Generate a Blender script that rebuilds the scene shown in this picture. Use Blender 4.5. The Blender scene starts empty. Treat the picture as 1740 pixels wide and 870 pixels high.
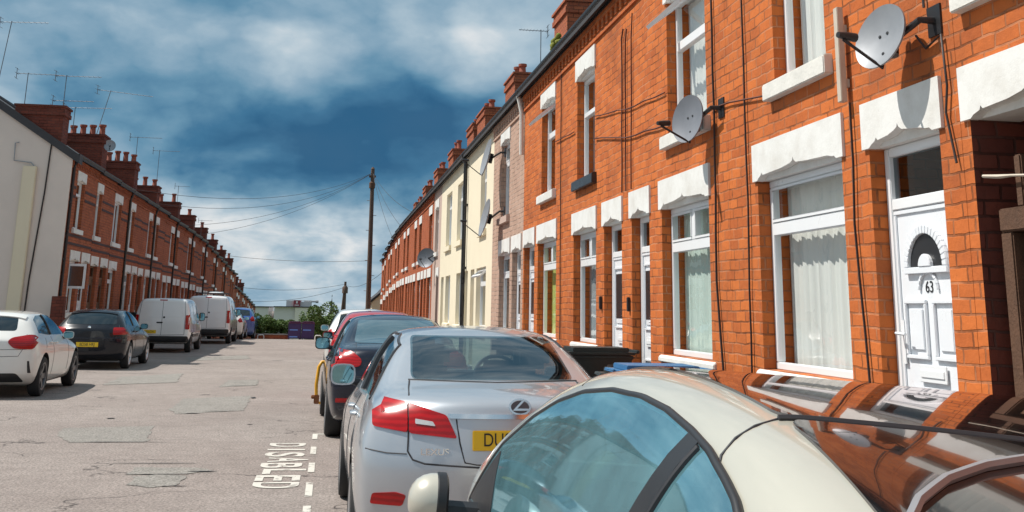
import bpy, bmesh, math, random
from mathutils import Vector, Matrix, Euler
from mathutils.bvhtree import BVHTree
from mathutils.geometry import delaunay_2d_cdt
R = math.radians
rnd = random.Random(7)
sc = bpy.context.scene
COL = sc.collection
DG = lambda: bpy.context.evaluated_depsgraph_get()
K = 0.953            # facade survey scale
XR, XL = 3.4, -7.53  # facade planes of the two terraces

# ------------------------------------------------------------------ nodes / materials
class NT:
    def __init__(s, nt): s.nt = nt
    def n(s, typ, **kw):
        nd = s.nt.nodes.new('ShaderNode' + typ)
        for k, v in kw.items():
            if k.startswith('i_'):
                nd.inputs[k[2:].replace('_', ' ')].default_value = v
            else: setattr(nd, k, v)
        return nd
    def l(s, a, b): s.nt.links.new(a, b)
    def math(s, op, a, b=None, c=None):
        nd = s.n('Math', operation=op)
        for i, x in enumerate((a, b, c)):
            if x is None: continue
            if isinstance(x, (int, float)): nd.inputs[i].default_value = x
            else: s.l(x, nd.inputs[i])
        return nd.outputs[0]
    def vm(s, op, a, b=None):
        nd = s.n('VectorMath', operation=op)
        for i, x in enumerate((a, b)):
            if x is None: continue
            if isinstance(x, (tuple, list)): nd.inputs[i].default_value = x
            else: s.l(x, nd.inputs[i])
        return nd
    def mixc(s, fac, a, b, mode='MIX'):
        nd = s.n('MixRGB', blend_type=mode)
        for i, x in enumerate((fac, a, b)):
            if isinstance(x, (int, float)): nd.inputs[i].default_value = x
            elif isinstance(x, tuple): nd.inputs[i].default_value = (*x, 1) if len(x) == 3 else x
            else: s.l(x, nd.inputs[i])
        return nd.outputs[0]
    def noise(s, vec, scale, detail=4, rough=.55, dist=0):
        nd = s.n('TexNoise'); nd.inputs['Scale'].default_value = scale
        nd.inputs['Detail'].default_value = detail; nd.inputs['Roughness'].default_value = rough
        nd.inputs['Distortion'].default_value = dist
        if vec is not None: s.l(vec, nd.inputs['Vector'])
        return nd.outputs['Fac']
    def ramp(s, fac, stops, interp='LINEAR'):
        nd = s.n('ValToRGB'); cr = nd.color_ramp; cr.interpolation = interp
        while len(cr.elements) < len(stops): cr.elements.new(.5)
        for e, (p, c) in zip(cr.elements, stops):
            e.position = p; e.color = (*c, 1) if len(c) == 3 else c
        s.l(fac, nd.inputs[0]); return nd.outputs[0]

def newmat(name):
    m = bpy.data.materials.new(name); m.use_nodes = True
    t = NT(m.node_tree); b = m.node_tree.nodes['Principled BSDF']
    return m, t, b
def setp(b, col=None, rough=.5, metal=0, spec=None, coat=0):
    if col is not None: b.inputs['Base Color'].default_value = (*col, 1)
    b.inputs['Roughness'].default_value = rough; b.inputs['Metallic'].default_value = metal
    if spec is not None: b.inputs['Specular IOR Level'].default_value = spec
    if coat: b.inputs['Coat Weight'].default_value = coat; b.inputs['Coat Roughness'].default_value = .03
def simple(name, col, rough=.5, metal=0, var=.12, scale=6, bump=0, bscale=60, coat=0, spec=None):
    """plain material with a little procedural dirt and unevenness"""
    m, t, b = newmat(name); setp(b, col, rough, metal, spec, coat)
    pos = t.n('NewGeometry').outputs['Position']
    if var:
        f = t.noise(pos, scale, 5, .6)
        c = t.mixc(f, tuple(x*(1-var) for x in col), tuple(min(1, x*(1+var)) for x in col))
        t.l(c, b.inputs['Base Color'])
        r = t.math('MULTIPLY_ADD', f, .2, rough-.1); t.l(r, b.inputs['Roughness'])
    if bump:
        bp = t.n('Bump'); bp.inputs['Strength'].default_value = bump; bp.inputs['Distance'].default_value = .01
        t.l(t.noise(pos, bscale, 4), bp.inputs['Height']); t.l(bp.outputs[0], b.inputs['Normal'])
    return m
def brick(name, c1, c2, mortar, bw=.215, rh=.086, ms=.0085, bump=.7, stain=.35, dirt=(.10,.045,.03)):
    m, t, b = newmat(name); setp(b, c1, .85, 0, .25)
    g = t.n('NewGeometry'); sep = t.n('SeparateXYZ'); t.l(g.outputs['Position'], sep.inputs[0])
    sn = t.n('SeparateXYZ'); t.l(g.outputs['True Normal'], sn.inputs[0])
    isx = t.math('GREATER_THAN', t.math('ABSOLUTE', sn.outputs[0]), .6)
    u = t.n('Mix'); t.l(isx, u.inputs[0]); t.l(sep.outputs[0], u.inputs[2]); t.l(sep.outputs[1], u.inputs[3])
    # hand laid: courses wander a little
    wob = t.math('MULTIPLY', t.math('SUBTRACT', t.noise(g.outputs['Position'], 2.2, 3), .5), .05)
    z2 = t.math('ADD', sep.outputs[2], wob)
    wob2 = t.math('MULTIPLY', t.math('SUBTRACT', t.noise(g.outputs['Position'], 9, 2), .5), .03)
    u2 = t.math('ADD', u.outputs[0], wob2); z2 = t.math('ADD', z2, t.math('MULTIPLY', wob2, .35))
    cv = t.n('CombineXYZ'); t.l(u2, cv.inputs[0]); t.l(z2, cv.inputs[1])
    bt = t.n('TexBrick'); t.l(cv.outputs[0], bt.inputs['Vector'])
    bt.inputs['Scale'].default_value = 1; bt.inputs['Brick Width'].default_value = bw; bt.inputs['Row Height'].default_value = rh
    bt.inputs['Mortar Size'].default_value = ms; bt.inputs['Mortar Smooth'].default_value = .35; bt.inputs['Bias'].default_value = -.1
    bt.inputs['Color1'].default_value = (*c1, 1); bt.inputs['Color2'].default_value = (*c2, 1)
    n1 = t.noise(g.outputs['Position'], 1.1, 6, .65); n2 = t.noise(g.outputs['Position'], 14, 5, .7)
    mcol = t.mixc(t.ramp(t.noise(g.outputs['Position'], 3, 4), [(.4,(0,0,0)),(.6,(1,1,1))]), mortar, tuple(x*.16 for x in mortar))
    t.l(mcol, bt.inputs['Mortar'])
    c = t.mixc(t.math('MULTIPLY', n2, .55), bt.outputs['Color'], tuple(min(1,x*1.25) for x in c1))
    st = t.ramp(n1, [(.5,(0,0,0)),(.75,(1,1,1))])
    c = t.mixc(t.math('MULTIPLY', st, stain), c, dirt)
    sp = t.ramp(n2, [(.28,(1,1,1)),(.36,(0,0,0))])
    c = t.mixc(t.math('MULTIPLY', sp, .5), c, dirt)
    t.l(c, b.inputs['Base Color'])
    h = t.math('ADD', t.math('MULTIPLY', bt.outputs['Fac'], -1.0), t.math('MULTIPLY', n2, .8))
    bp = t.n('Bump'); bp.inputs['Strength'].default_value = bump; bp.inputs['Distance'].default_value = .012
    t.l(h, bp.inputs['Height']); t.l(bp.outputs[0], b.inputs['Normal'])
    return m
def paint(name, col, metal=.0, rough=.3, coat=1, dust_or_sheen=.12, spec=.5):
    m, t, b = newmat(name); setp(b, col, rough, metal, spec, coat)
    pos = t.n('NewGeometry').outputs['Position']; sep = t.n('SeparateXYZ'); t.l(pos, sep.inputs[0])
    f = t.noise(pos, 5, 6, .65)
    low = t.math('MULTIPLY', t.ramp(sep.outputs[2], [(.0,(1,1,1)),(.65,(0,0,0))]), dust_or_sheen*3)
    fac = t.math('MULTIPLY', t.math('ADD', t.math('MULTIPLY', f, dust_or_sheen), low), t.math('ADD', f, .2))
    c = t.mixc(fac, col, (.25,.22,.19)); t.l(c, b.inputs['Base Color'])
    t.l(t.math('MULTIPLY_ADD', f, .06, .01), b.inputs['Coat Roughness'])
    return m
def schlick(t, base):
    g = t.n('NewGeometry'); c = t.math('ABSOLUTE', t.vm('DOT_PRODUCT', g.outputs['Normal'], g.outputs['Incoming']).outputs['Value'])
    p = t.math('POWER', t.math('SUBTRACT', 1, c), 5); return t.math('MULTIPLY_ADD', p, 1-base, base)
def carglass(name, tint, refl, rcol=(.85,.95,1)):
    """tinted car glass over a dark cabin: smooth coating, reflection rising towards grazing angles"""
    m, t, b = newmat(name); setp(b, tint, .08, 0, .5)
    gl = t.n('BsdfGlossy'); gl.inputs['Roughness'].default_value = .012; gl.inputs['Color'].default_value = (*rcol, 1)
    fac = schlick(t, refl)
    mx = t.n('MixShader'); t.l(fac, mx.inputs[0]); t.l(b.outputs[0], mx.inputs[1]); t.l(gl.outputs[0], mx.inputs[2])
    t.l(mx.outputs[0], m.node_tree.nodes['Material Output'].inputs[0])
    return m
def clearglass(name, tint=(.94,.96,.96), base=.07, wob=.15, rcol=(1,1,1), dust_or_sheen=0, rough=.015):
    m, t, b = newmat(name); m.node_tree.nodes.remove(b)
    tr = t.n('BsdfTransparent'); tr.inputs[0].default_value = (*tint, 1)
    gl = t.n('BsdfGlossy'); gl.inputs['Roughness'].default_value = rough; gl.inputs['Color'].default_value = (*rcol, 1)
    if wob:
        bp = t.n('Bump'); bp.inputs['Strength'].default_value = wob; bp.inputs['Distance'].default_value = .01
        t.l(t.noise(t.n('NewGeometry').outputs['Position'], 3, 2), bp.inputs['Height'])
        t.l(bp.outputs[0], gl.inputs['Normal'])
    fac = schlick(t, base)
    mx = t.n('MixShader'); t.l(fac, mx.inputs[0]); t.l(tr.outputs[0], mx.inputs[1]); t.l(gl.outputs[0], mx.inputs[2])
    last = mx
    if dust_or_sheen:   # diffuse teal film: soft sky sheen put into the pane's colour
        df = t.n('BsdfDiffuse'); df.inputs[0].default_value = (.22,.46,.53,1); last = t.n('MixShader')
        t.l(t.math('MULTIPLY', t.noise(t.n('NewGeometry').outputs['Position'], 4, 6, .65), dust_or_sheen*2), last.inputs[0]); t.l(mx.outputs[0], last.inputs[1]); t.l(df.outputs[0], last.inputs[2])
    t.l(last.outputs[0], m.node_tree.nodes['Material Output'].inputs[0])
    return m

M = {}
M['brick_or'] = brick('orange_brick', (.56,.15,.035), (.33,.075,.022), (.46,.21,.115), stain=.42)
M['brick_or2'] = brick('orange_brick_old', (.50,.13,.034), (.31,.07,.022), (.40,.19,.11), stain=.42)
M['brick_far'] = brick('orange_brick_far', (.40,.10,.035), (.30,.075,.03), (.30,.19,.13), stain=.3)
M['brick_br'] = brick('brown_brick', (.47,.31,.235), (.38,.245,.185), (.45,.36,.30), stain=.18)
M['brick_red'] = brick('dark_red_brick', (.40,.115,.05), (.24,.062,.035), (.20,.11,.08), stain=.35)
M['brick_dk'] = brick('sooty_or_shaded_brick', (.19,.05,.032), (.10,.03,.024), (.10,.06,.05), stain=.5, bump=.8)  # soot on the chimneys; painted-in shade on the passage sides
M['blue_brick'] = simple('blue_brick', (.06,.03,.03), .8, bump=.4)
M['render_cream'] = simple('cream_render', (.78,.69,.52), .85, var=.06, scale=1.5, bump=.25, bscale=40)
M['render_pink'] = simple('pinkish_render', (.50,.37,.31), .85, var=.08, bump=.25)
M['render_grey'] = simple('grey_render', (.72,.605,.53), .9, var=.12, scale=.9, bump=.2)
M['render_buff'] = simple('buff_render', (.74,.63,.46), .9, var=.05, scale=1, bump=.2)
def stone(name, col):
    m, t, b = newmat(name); setp(b, col, .6); pos = t.n('NewGeometry').outputs['Position']
    n = t.noise(pos, 2.5, 7, .7); n2 = t.noise(pos, 22, 6, .7)
    c = t.mixc(t.math('MULTIPLY', t.ramp(n, [(.45,(0,0,0)),(.72,(1,1,1))]), .38), col, (.42,.37,.30))
    c = t.mixc(t.math('MULTIPLY', t.ramp(n2, [(.27,(1,1,1)),(.33,(0,0,0))]), .4), c, (.35,.3,.25))
    t.l(c, b.inputs['Base Color']); bp = t.n('Bump'); bp.inputs['Strength'].default_value = .3; bp.inputs['Distance'].default_value = .01
    t.l(n2, bp.inputs['Height']); t.l(bp.outputs[0], b.inputs['Normal']); return m
M['white'] = stone('white_painted_stone', (.78,.77,.74))
M['whitew'] = simple('weathered_white', (.70,.68,.63), .7, var=.2, scale=7, bump=.3, bscale=40)
M['upvc'] = simple('white_upvc', (.80,.81,.82), .3, var=.03, scale=2)
M['upvc_door'] = simple('white_door', (.78,.80,.83), .28, var=.03, scale=2)
M['black'] = simple('black_plastic', (.018,.018,.02), .45, var=.3, scale=12)
M['blackg'] = simple('black_paint', (.02,.02,.022), .3, var=.3)
M['rubber'] = simple('tyre_rubber', (.022,.022,.023), .8, var=.3, scale=20)
M['seal'] = simple('rubber_seal', (.03,.03,.034), .5, var=.2)
M['slate'] = simple('roof_slate', (.045,.042,.045), .7, var=.3, scale=3, bump=.5, bscale=8)
M['terra'] = simple('terracotta', (.26,.07,.04), .8, var=.3, scale=9)
M['grey_metal'] = simple('grey_metal', (.30,.31,.33), .45, .3, var=.15)
M['dish_dk'] = simple('dark_dish', (.19,.20,.225), .5, .1, var=.2)
M['aer'] = simple('aerial_metal', (.14,.15,.17), .5, .5)
M['chrome'] = simple('chrome', (.75,.76,.78), .12, 1, var=.05)
M['alloy'] = simple('alloy', (.55,.56,.58), .3, .9, var=.1)
M['alloy_dk'] = simple('dark_alloy', (.12,.12,.13), .35, .8, var=.1)
M['dark'] = simple('dark_interior', (.012,.012,.013), .8, var=.2)
M['curt'] = simple('net_curtain', (.70,.70,.66), .9, var=.06, scale=4)
M['curt_g'] = simple('pale_green_curtain', (.55,.66,.60), .9, var=.06, scale=4)
M['curt_b'] = simple('grey_curtain', (.34,.37,.38), .9, var=.1, scale=3)
M['blind'] = simple('green_blind', (.55,.62,.17), .8, var=.05)
M['glass'] = clearglass('window_glass')
M['glass_dk'] = clearglass('dark_window_glass', (.35,.4,.43), .10)
M['wood'] = simple('weathered_wood', (.16,.085,.05), .85, var=.45, scale=14, bump=.6, bscale=30)
M['wood_dk'] = simple('dark_timber', (.10,.048,.026), .85, var=.4, scale=14, bump=.6)
M['pole'] = simple('pole_wood', (.10,.062,.045), .85, var=.35, scale=9, bump=.4)
M['cable'] = simple('cable', (.03,.02,.018), .6, var=.2)
M['cable_or_shadow_br'] = simple('brown_cable_or_shadow', (.11,.032,.018), .7, var=.2)  # brown for upright cables and for painted shadow lines of cables
M['batten'] = simple('white_batten', (.52,.45,.37), .7, var=.2, scale=8)
M['yellow'] = simple('clamp_yellow', (.75,.36,.015), .4, var=.1)
M['rust'] = simple('rusty_lock', (.22,.07,.02), .7, var=.3)
M['plate'] = simple('plate_yellow', (.80,.52,.015), .4, var=.06)
M['plate_blk'] = simple('plate_black', (.012,.012,.012), .5, var=0)
M['bin'] = simple('bin_green_black', (.016,.026,.026), .45, var=.25, scale=5)
M['binblue'] = simple('bin_blue', (.04,.16,.33), .4, var=.15)
M['purple'] = simple('purple_plastic', (.05,.022,.11), .5, var=.15)
M['purple_lid'] = simple('purple_lid', (.11,.022,.08), .5, var=.15)
M['sticker'] = simple('blue_sticker', (.16,.30,.75), .5, var=.05)
M['leaf'] = simple('leaf', (.07,.13,.025), .6, var=.5, scale=5)
M['leaf2'] = simple('leaf_pale', (.12,.19,.035), .6, var=.4, scale=5)
M['moss'] = simple('moss', (.16,.17,.02), .9, var=.4, scale=30)
M['bark'] = simple('bark', (.08,.055,.04), .9, var=.3)
M['clad'] = simple('warehouse_cladding', (.58,.55,.54), .6, var=.06, scale=.4)
M['clad2'] = simple('warehouse_cladding_cream', (.66,.60,.53), .6, var=.05, scale=.4)
M['redclad'] = simple('red_panel', (.30,.05,.06), .6, var=.1)
M['tail'] = None
def taillens(name, col, amber=None):
    m, t, b = newmat(name); setp(b, col, .2, 0, .4, .25)
    pos = t.n('NewGeometry').outputs['Position']
    w = t.n('TexWave', wave_type='BANDS'); w.bands_direction = 'Z'; w.inputs['Scale'].default_value = 9; w.inputs['Distortion'].default_value = 3; w.inputs['Detail'].default_value = 2
    t.l(pos, w.inputs['Vector'])
    c = t.mixc(t.ramp(w.outputs['Fac'], [(.2,(0,0,0)),(.8,(1,1,1))]), tuple(x*.7 for x in col), col)
    t.l(c, b.inputs['Base Color']); return m
M['tail'] = taillens('red_lens', (.42,.003,.005))
M['lens'] = simple('clear_lens', (.6,.6,.6), .15, .3, var=.2, scale=30, coat=1)
M['carglass'] = carglass('car_glass_dark', (.010,.016,.020), .045, (.55,.66,.72))
M['carglass_teal'] = carglass('car_glass_teal', (.02,.10,.12), .32, (.62,.90,1))
M['carglass_rear'] = carglass('car_glass_rear', (.05,.085,.095), .16, (.8,.95,1))
M['roofglass'] = carglass('dark_roof_glass', (.008,.009,.010), .24, (.9,.8,.78))
M['backglass'] = carglass('dark_rear_glass', (.008,.009,.010), .05, (.85,.75,.75))
M['tint_rear'] = clearglass('tinted_rear_glass', (.42,.53,.55), .20, 0)
M['tint_teal'] = clearglass('tinted_teal_glass', (.30,.58,.66), .45, 0, (.55,.86,1), .20, .035)
M['seat'] = simple('seat_cloth', (.035,.037,.04), .8, var=.3)
M['mirror'] = simple('mirror_glass', (.20,.38,.42), .03, 1, var=0)
M['silver'] = paint('silver_paint', (.50,.53,.57), .55, .32)
M['cream'] = paint('cream_paint', (.50,.475,.40), .12, .34, dust_or_sheen=.06)
M['whitecar'] = paint('white_car_paint', (.76,.75,.71), 0, .3)
M['whitevan'] = paint('white_van_paint', (.82,.82,.82), 0, .3, dust_or_sheen=.06)
M['navy'] = paint('navy_paint', (.006,.009,.022), .1, .25, .7, dust_or_sheen=.01, spec=.25)
M['blackcar'] = paint('black_paint_car', (.006,.007,.012), .05, .25, .6, dust_or_sheen=.01, spec=.2)
M['redcar'] = paint('red_car_paint', (.42,.035,.05), .1, .3)
M['bluecar'] = paint('blue_car_paint', (.02,.09,.34), .2, .3)

# asphalt
def asphalt(name, base, alt):
    m, t, b = newmat(name); setp(b, base, .9, 0, .3)
    pos = t.n('NewGeometry').outputs['Position']
    n1 = t.noise(pos, .45, 6, .6); n2 = t.noise(pos, 38, 4, .8); n3 = t.noise(pos, 4, 8, .75)
    c = t.mixc(t.ramp(n1, [(.35,(0,0,0)),(.65,(1,1,1))]), base, alt)
    c = t.mixc(t.math('MULTIPLY', t.ramp(n3, [(.42,(0,0,0)),(.68,(1,1,1))]), .5), c, tuple(x*.6 for x in base))
    c = t.mixc(t.math('MULTIPLY', t.ramp(n2, [(.40,(1,1,1)),(.54,(0,0,0))]), .8), c, tuple(x*.36 for x in base))
    c = t.mixc(t.math('MULTIPLY', t.ramp(n2, [(.58,(0,0,0)),(.70,(1,1,1))]), .6), c, tuple(min(1,x*1.7) for x in base))
    # long wandering cracks, mostly across the carriageway
    mp = t.n('Mapping'); mp.inputs['Scale'].default_value = (.32, .62, 1); t.l(pos, mp.inputs[0])
    wv = t.n('TexNoise'); wv.inputs['Scale'].default_value = 2.2; wv.inputs['Detail'].default_value = 5; t.l(pos, wv.inputs[0])
    v2 = t.vm('ADD', mp.outputs[0], t.vm('MULTIPLY', wv.outputs['Color'], (.45,.45,0)).outputs[0]).outputs[0]
    vo = t.n('TexVoronoi', feature='DISTANCE_TO_EDGE'); vo.inputs['Scale'].default_value = 1.15; t.l(v2, vo.inputs['Vector'])
    cr = t.ramp(vo.outputs['Distance'], [(.0,(1,1,1)),(.012,(0,0,0))])
    brk = t.ramp(t.noise(pos, .8, 3), [(.46,(0,0,0)),(.58,(1,1,1))])
    c = t.mixc(t.math('MULTIPLY', t.math('MULTIPLY', cr, brk), .8), c, (.035,.03,.03))
    t.l(c, b.inputs['Base Color'])
    bp = t.n('Bump'); bp.inputs['Strength'].default_value = .8; bp.inputs['Distance'].default_value = .015
    h = t.math('SUBTRACT', t.math('ADD', n2, t.math('MULTIPLY', n3, 1.2)), t.math('MULTIPLY', cr, brk))
    t.l(h, bp.inputs['Height']); t.l(bp.outputs[0], b.inputs['Normal'])
    return m
M['road'] = asphalt('asphalt', (.315,.265,.24), (.385,.33,.30))
M['patch'] = asphalt('asphalt_patch', (.31,.285,.258), (.34,.32,.29))
M['pave'] = asphalt('pavement_slabs', (.25,.23,.21), (.22,.2,.19))
M['kerb'] = simple('kerb_stone', (.30,.28,.26), .85, var=.2, scale=4, bump=.3)
M['land'] = simple('land', (.13,.16,.08), .95, var=.4, scale=.05)
def roadpaint(name):
    m, t, b = newmat(name); setp(b, (.56,.53,.475), .8)
    pos = t.n('NewGeometry').outputs['Position']
    a = t.ramp(t.noise(pos, 7, 6, .7), [(.31,(0,0,0)),(.47,(1,1,1))])
    tr = t.n('BsdfTransparent'); mx = t.n('MixShader')
    t.l(a, mx.inputs[0]); t.l(tr.outputs[0], mx.inputs[1]); t.l(b.outputs[0], mx.inputs[2])
    t.l(mx.outputs[0], m.node_tree.nodes['Material Output'].inputs[0]); return m
M['rpaint'] = roadpaint('worn_road_paint')

# ------------------------------------------------------------------ mesh builder
class MB:
    def __init__(s): s.v = []; s.f = []; s.m = []; s.mi = 0
    def add(s, vs, fs):
        o = len(s.v); s.v += [tuple(p) for p in vs]; s.f += [[i+o for i in f] for f in fs]; s.m += [s.mi]*len(fs); return s
    def box(s, x0,x1,y0,y1,z0,z1):
        return s.add([(x,y,z) for z in (z0,z1) for y in (y0,y1) for x in (x0,x1)],
            [(0,2,3,1),(4,5,7,6),(0,1,5,4),(2,6,7,3),(0,4,6,2),(1,3,7,5)])
    def quad(s, a,b,c,d): return s.add([a,b,c,d], [(0,1,2,3)])
    def tube(s, path, r, n=8, caps=True):
        P = [Vector(p) for p in path]; rs = r if isinstance(r, (list, tuple)) else [r]*len(P)
        vs = []; fs = []; prev = None
        for i, p in enumerate(P):
            d = (P[min(i+1,len(P)-1)]-P[max(i-1,0)]).normalized()
            if prev is None: up = Vector((0,0,1)) if abs(d.z) < .9 else Vector((1,0,0))
            else: up = prev
            a = d.cross(up).normalized(); bb = a.cross(d).normalized(); prev = bb
            for k in range(n):
                t = 2*math.pi*k/n; vs.append(p+(a*math.cos(t)+bb*math.sin(t))*rs[i])
        for i in range(len(P)-1):
            for k in range(n): fs.append((i*n+k, i*n+(k+1)%n, (i+1)*n+(k+1)%n, (i+1)*n+k))
        if caps: fs += [tuple(range(n))[::-1], tuple(range((len(P)-1)*n, len(P)*n))]
        return s.add(vs, fs)
    def prism(s, pts, fn, d0, d1):
        """pts: 2-d outline; fn(a,b,d) -> xyz; extruded d0..d1"""
        n = len(pts); vs = [fn(a,b,d0) for a,b in pts]+[fn(a,b,d1) for a,b in pts]
        fs = [tuple(range(n))[::-1], tuple(range(n,2*n))]+[(i,(i+1)%n,n+(i+1)%n,n+i) for i in range(n)]
        return s.add(vs, fs)
    def lathe(s, prof, c, axis, n=24):
        """prof: (radius, distance along axis)"""
        ax = Vector(axis).normalized(); up = Vector((0,0,1)) if abs(ax.z) < .9 else Vector((1,0,0))
        a = ax.cross(up).normalized(); b = a.cross(ax); c = Vector(c); vs = []; fs = []
        for r, h in prof:
            for k in range(n):
                t = 2*math.pi*k/n; vs.append(c+ax*h+(a*math.cos(t)+b*math.sin(t))*r)
        for i in range(len(prof)-1):
            for k in range(n): fs.append((i*n+k, i*n+(k+1)%n, (i+1)*n+(k+1)%n, (i+1)*n+k))
        return s.add(vs, fs)
    def mesh(s, name, mats, smooth=None, bevel=0, fix=True):
        me = bpy.data.meshes.new(name); me.from_pydata(s.v, [], s.f); me.validate()
        for m in (mats if isinstance(mats, (list, tuple)) else [mats]): me.materials.append(m)
        if len(me.polygons) == len(s.m): me.polygons.foreach_set('material_index', s.m)
        if fix or bevel:
            bm = bmesh.new(); bm.from_mesh(me)
            if bevel:
                bmesh.ops.bevel(bm, geom=[e for e in bm.edges if len(e.link_faces) == 2 and e.calc_face_angle(0) > .6], offset=bevel, segments=2, affect='EDGES', clamp_overlap=True)
            bmesh.ops.recalc_face_normals(bm, faces=bm.faces); bm.to_mesh(me); bm.free()
        if smooth is not None:
            me.polygons.foreach_set('use_smooth', [True]*len(me.polygons)); me.set_sharp_from_angle(angle=R(smooth))
        me.update(); return me
def link(name, me, parent=None, world=True):
    o = bpy.data.objects.new(name, me); COL.objects.link(o)
    if parent is not None:
        o.parent = parent
        if world:
            def wt(p): return Vector((0,0,0)) if p is None else wt(p.parent)+p.matrix_parent_inverse.translation+p.location
            w = wt(parent)
            o.matrix_parent_inverse = Matrix.Translation(-w)
    return o
def obj(name, mb, mat, parent=None, smooth=None, bevel=0, world=True, fix=True):
    return link(name, mb.mesh(name, mat, smooth, bevel, fix), parent, world)
def tag(o, label=None, cat=None, group=None, kind=None):
    if label: o['label'] = label
    if cat: o['category'] = cat
    if group: o['group'] = group
    if kind: o['kind'] = kind
    return o
def empty(name, loc=(0,0,0), label=None, cat=None, group=None):
    o = bpy.data.objects.new(name, None); COL.objects.link(o); o.location = loc; o.empty_display_size = .2
    return tag(o, label, cat, group)
def text_mesh(txt, size, depth=.002, xs=1, align='CENTER', off=0):
    cu = bpy.data.curves.new('lettering', 'FONT'); cu.body = txt; cu.size = size; cu.extrude = depth; cu.offset = off; cu.align_x = align; cu.align_y = 'CENTER'
    o = bpy.data.objects.new('lettering', cu); COL.objects.link(o)
    me = bpy.data.meshes.new_from_object(o.evaluated_get(DG())); bpy.data.objects.remove(o); bpy.data.curves.remove(cu)
    if xs != 1: me.transform(Matrix.Diagonal((xs,1,1,1)))
    return me
def text_on(name, txt, size, mat, parent, mtx, depth=.002, xs=1, world=True):
    me = text_mesh(txt, size, depth, xs); me.transform(mtx); me.materials.clear(); me.materials.append(mat)
    return link(name, me, parent, world)
ORD = 'first second third fourth fifth sixth seventh eighth ninth tenth eleventh twelfth thirteenth fourteenth fifteenth sixteenth seventeenth eighteenth nineteenth twentieth'.split()+['twenty-'+x for x in 'first second third fourth fifth sixth seventh'.split()]

# ------------------------------------------------------------------ terrain
def lerp(t, tab):
    if t <= tab[0][0]: return tab[0][1]
    for (a, va), (b, vb) in zip(tab, tab[1:]):
        if t <= b: return va+(vb-va)*(t-a)/(b-a)
    return tab[-1][1]
def ground(y):
    if y < 52: return 0
    if y < 84: return -.00156*(y-52)**2
    return max(-22, -1.597-(y-84)*.075) if y < 130 else max(-26, -5.05-(y-130)*.035)
ys = [-25+i*2 for i in range(80)]+[140,160,200,260,340,450,600,900,1500,3000]
def sheet(name, x0, x1, ysl, dz, mat, xn=1):
    mb = MB(); xs = [x0+(x1-x0)*i/xn for i in range(xn+1)]
    n = len(xs); mb.add([(x,y,ground(y)+dz) for y in ysl for x in xs],
        [(j*n+i, j*n+i+1, (j+1)*n+i+1, (j+1)*n+i) for j in range(len(ysl)-1) for i in range(n-1)])
    return tag(obj(name, mb, mat, smooth=60), kind='structure')
yr = [-25+i for i in range(156)]
sheet('ground', -1200, 1200, ys, -.012, M['land'], 8)
KR, KL = 2.32, -6.78
sheet('road', KL, KR, yr, 0, M['road'])
def pavement(name, x0, x1, kerbx, y0, y1):
    mb = MB(); s = 1 if kerbx == x0 else -1
    yy = [y0+i for i in range(int(y1-y0)+1)]
    a, b = (kerbx+.13*s, x1) if s > 0 else (x0, kerbx-.13)
    for p, q in zip(yy, yy[1:]):
        for xa, xb, h, hh in ((a, b, .115, .115),):
            mb.add([(xa,p,ground(p)+h),(xb,p,ground(p)+h),(xb,q,ground(q)+h),(xa,q,ground(q)+h)], [(0,1,2,3)])
    tag(obj(name, mb, M['pave'], smooth=60), kind='structure')
    kb = MB()
    for p, q in zip(yy, yy[1:]):
        c0, c1 = sorted((kerbx, kerbx+.13*s))
        kb.add([(x,y,ground(y)+z) for z in (-.02,.12) for y in (p+.004,q-.004) for x in (c0,c1)],
               [(0,2,3,1),(4,5,7,6),(0,1,5,4),(2,6,7,3),(0,4,6,2),(1,3,7,5)])
    tag(obj('kerb', kb, M['kerb'], bevel=.012), kind='structure')
pavement('pavement', KR, XR+.3, KR, -25, 61)
pavement('pavement', XL-.3, KL, KL, -25, 61)
tag(obj('yard', MB().box(-30, XL-.3, -25, 33, -.011, .11), M['pave']), kind='structure')

# road repairs and markings
def flat(name, pts, mat, dz, parent=None):
    random.seed(len(pts)*13+int(abs(pts[0][0])*100)); out = []
    for (a, b) in zip(pts, pts[1:]+pts[:1]):
        d = math.dist(a, b); n = max(2, int(d/.12))
        for i in range(n):
            t = i/n; j = .035 if mat is M['patch'] else 0
            out.append((a[0]+(b[0]-a[0])*t+random.uniform(-j,j), a[1]+(b[1]-a[1])*t+random.uniform(-j,j)))
    mb = MB(); mb.add([(x,y,ground(y)+dz) for x, y in out], [tuple(range(len(out)))])
    return tag(obj(name, mb, mat, parent), kind='structure')
for i, pl in enumerate([[(-3.29,15.2),(-3.34,15.9),(-2.24,16.2),(-2.08,14.4),(-2.93,14.3)],[(-2.38,18.7),(-2.44,20.7),(-1.3,21.5),(-1.23,18.5),(-2.19,17.9)],
    [(-1.75,11.1),(-1.76,11.6),(-1.55,11.75),(-1.27,11.65),(-1.30,11.05),(-1.53,10.9)],[(-1.84,11.7),(-1.84,12.2),(-1.27,12.2),(-1.05,11.98),(-1.25,11.75)],
    [(-2.1,23.6),(-2.1,25.8),(-1.46,26.0),(-1.4,24.2)],[(-4.4,23.9),(-4.5,26.6),(-3.35,28.0),(-3.09,24.9)],[(-4.3,36),(-2.57,38.2),(-2.31,35.8),(-3.9,34.2)]]):
    flat('road_patch', pl, M['patch'], .004+.0004*i)
def pothole(x, y, l, w):
    mb = MB(); n = 22
    mb.add([(x+math.cos(t)*l*(.7+.3*rnd.random()), y+math.sin(t)*w*(.6+.4*rnd.random()), .0075) for t in [2*math.pi*i/n for i in range(n)]], [tuple(range(n))])
    tag(obj('road_crack', mb, M['dark']), kind='structure')
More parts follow.
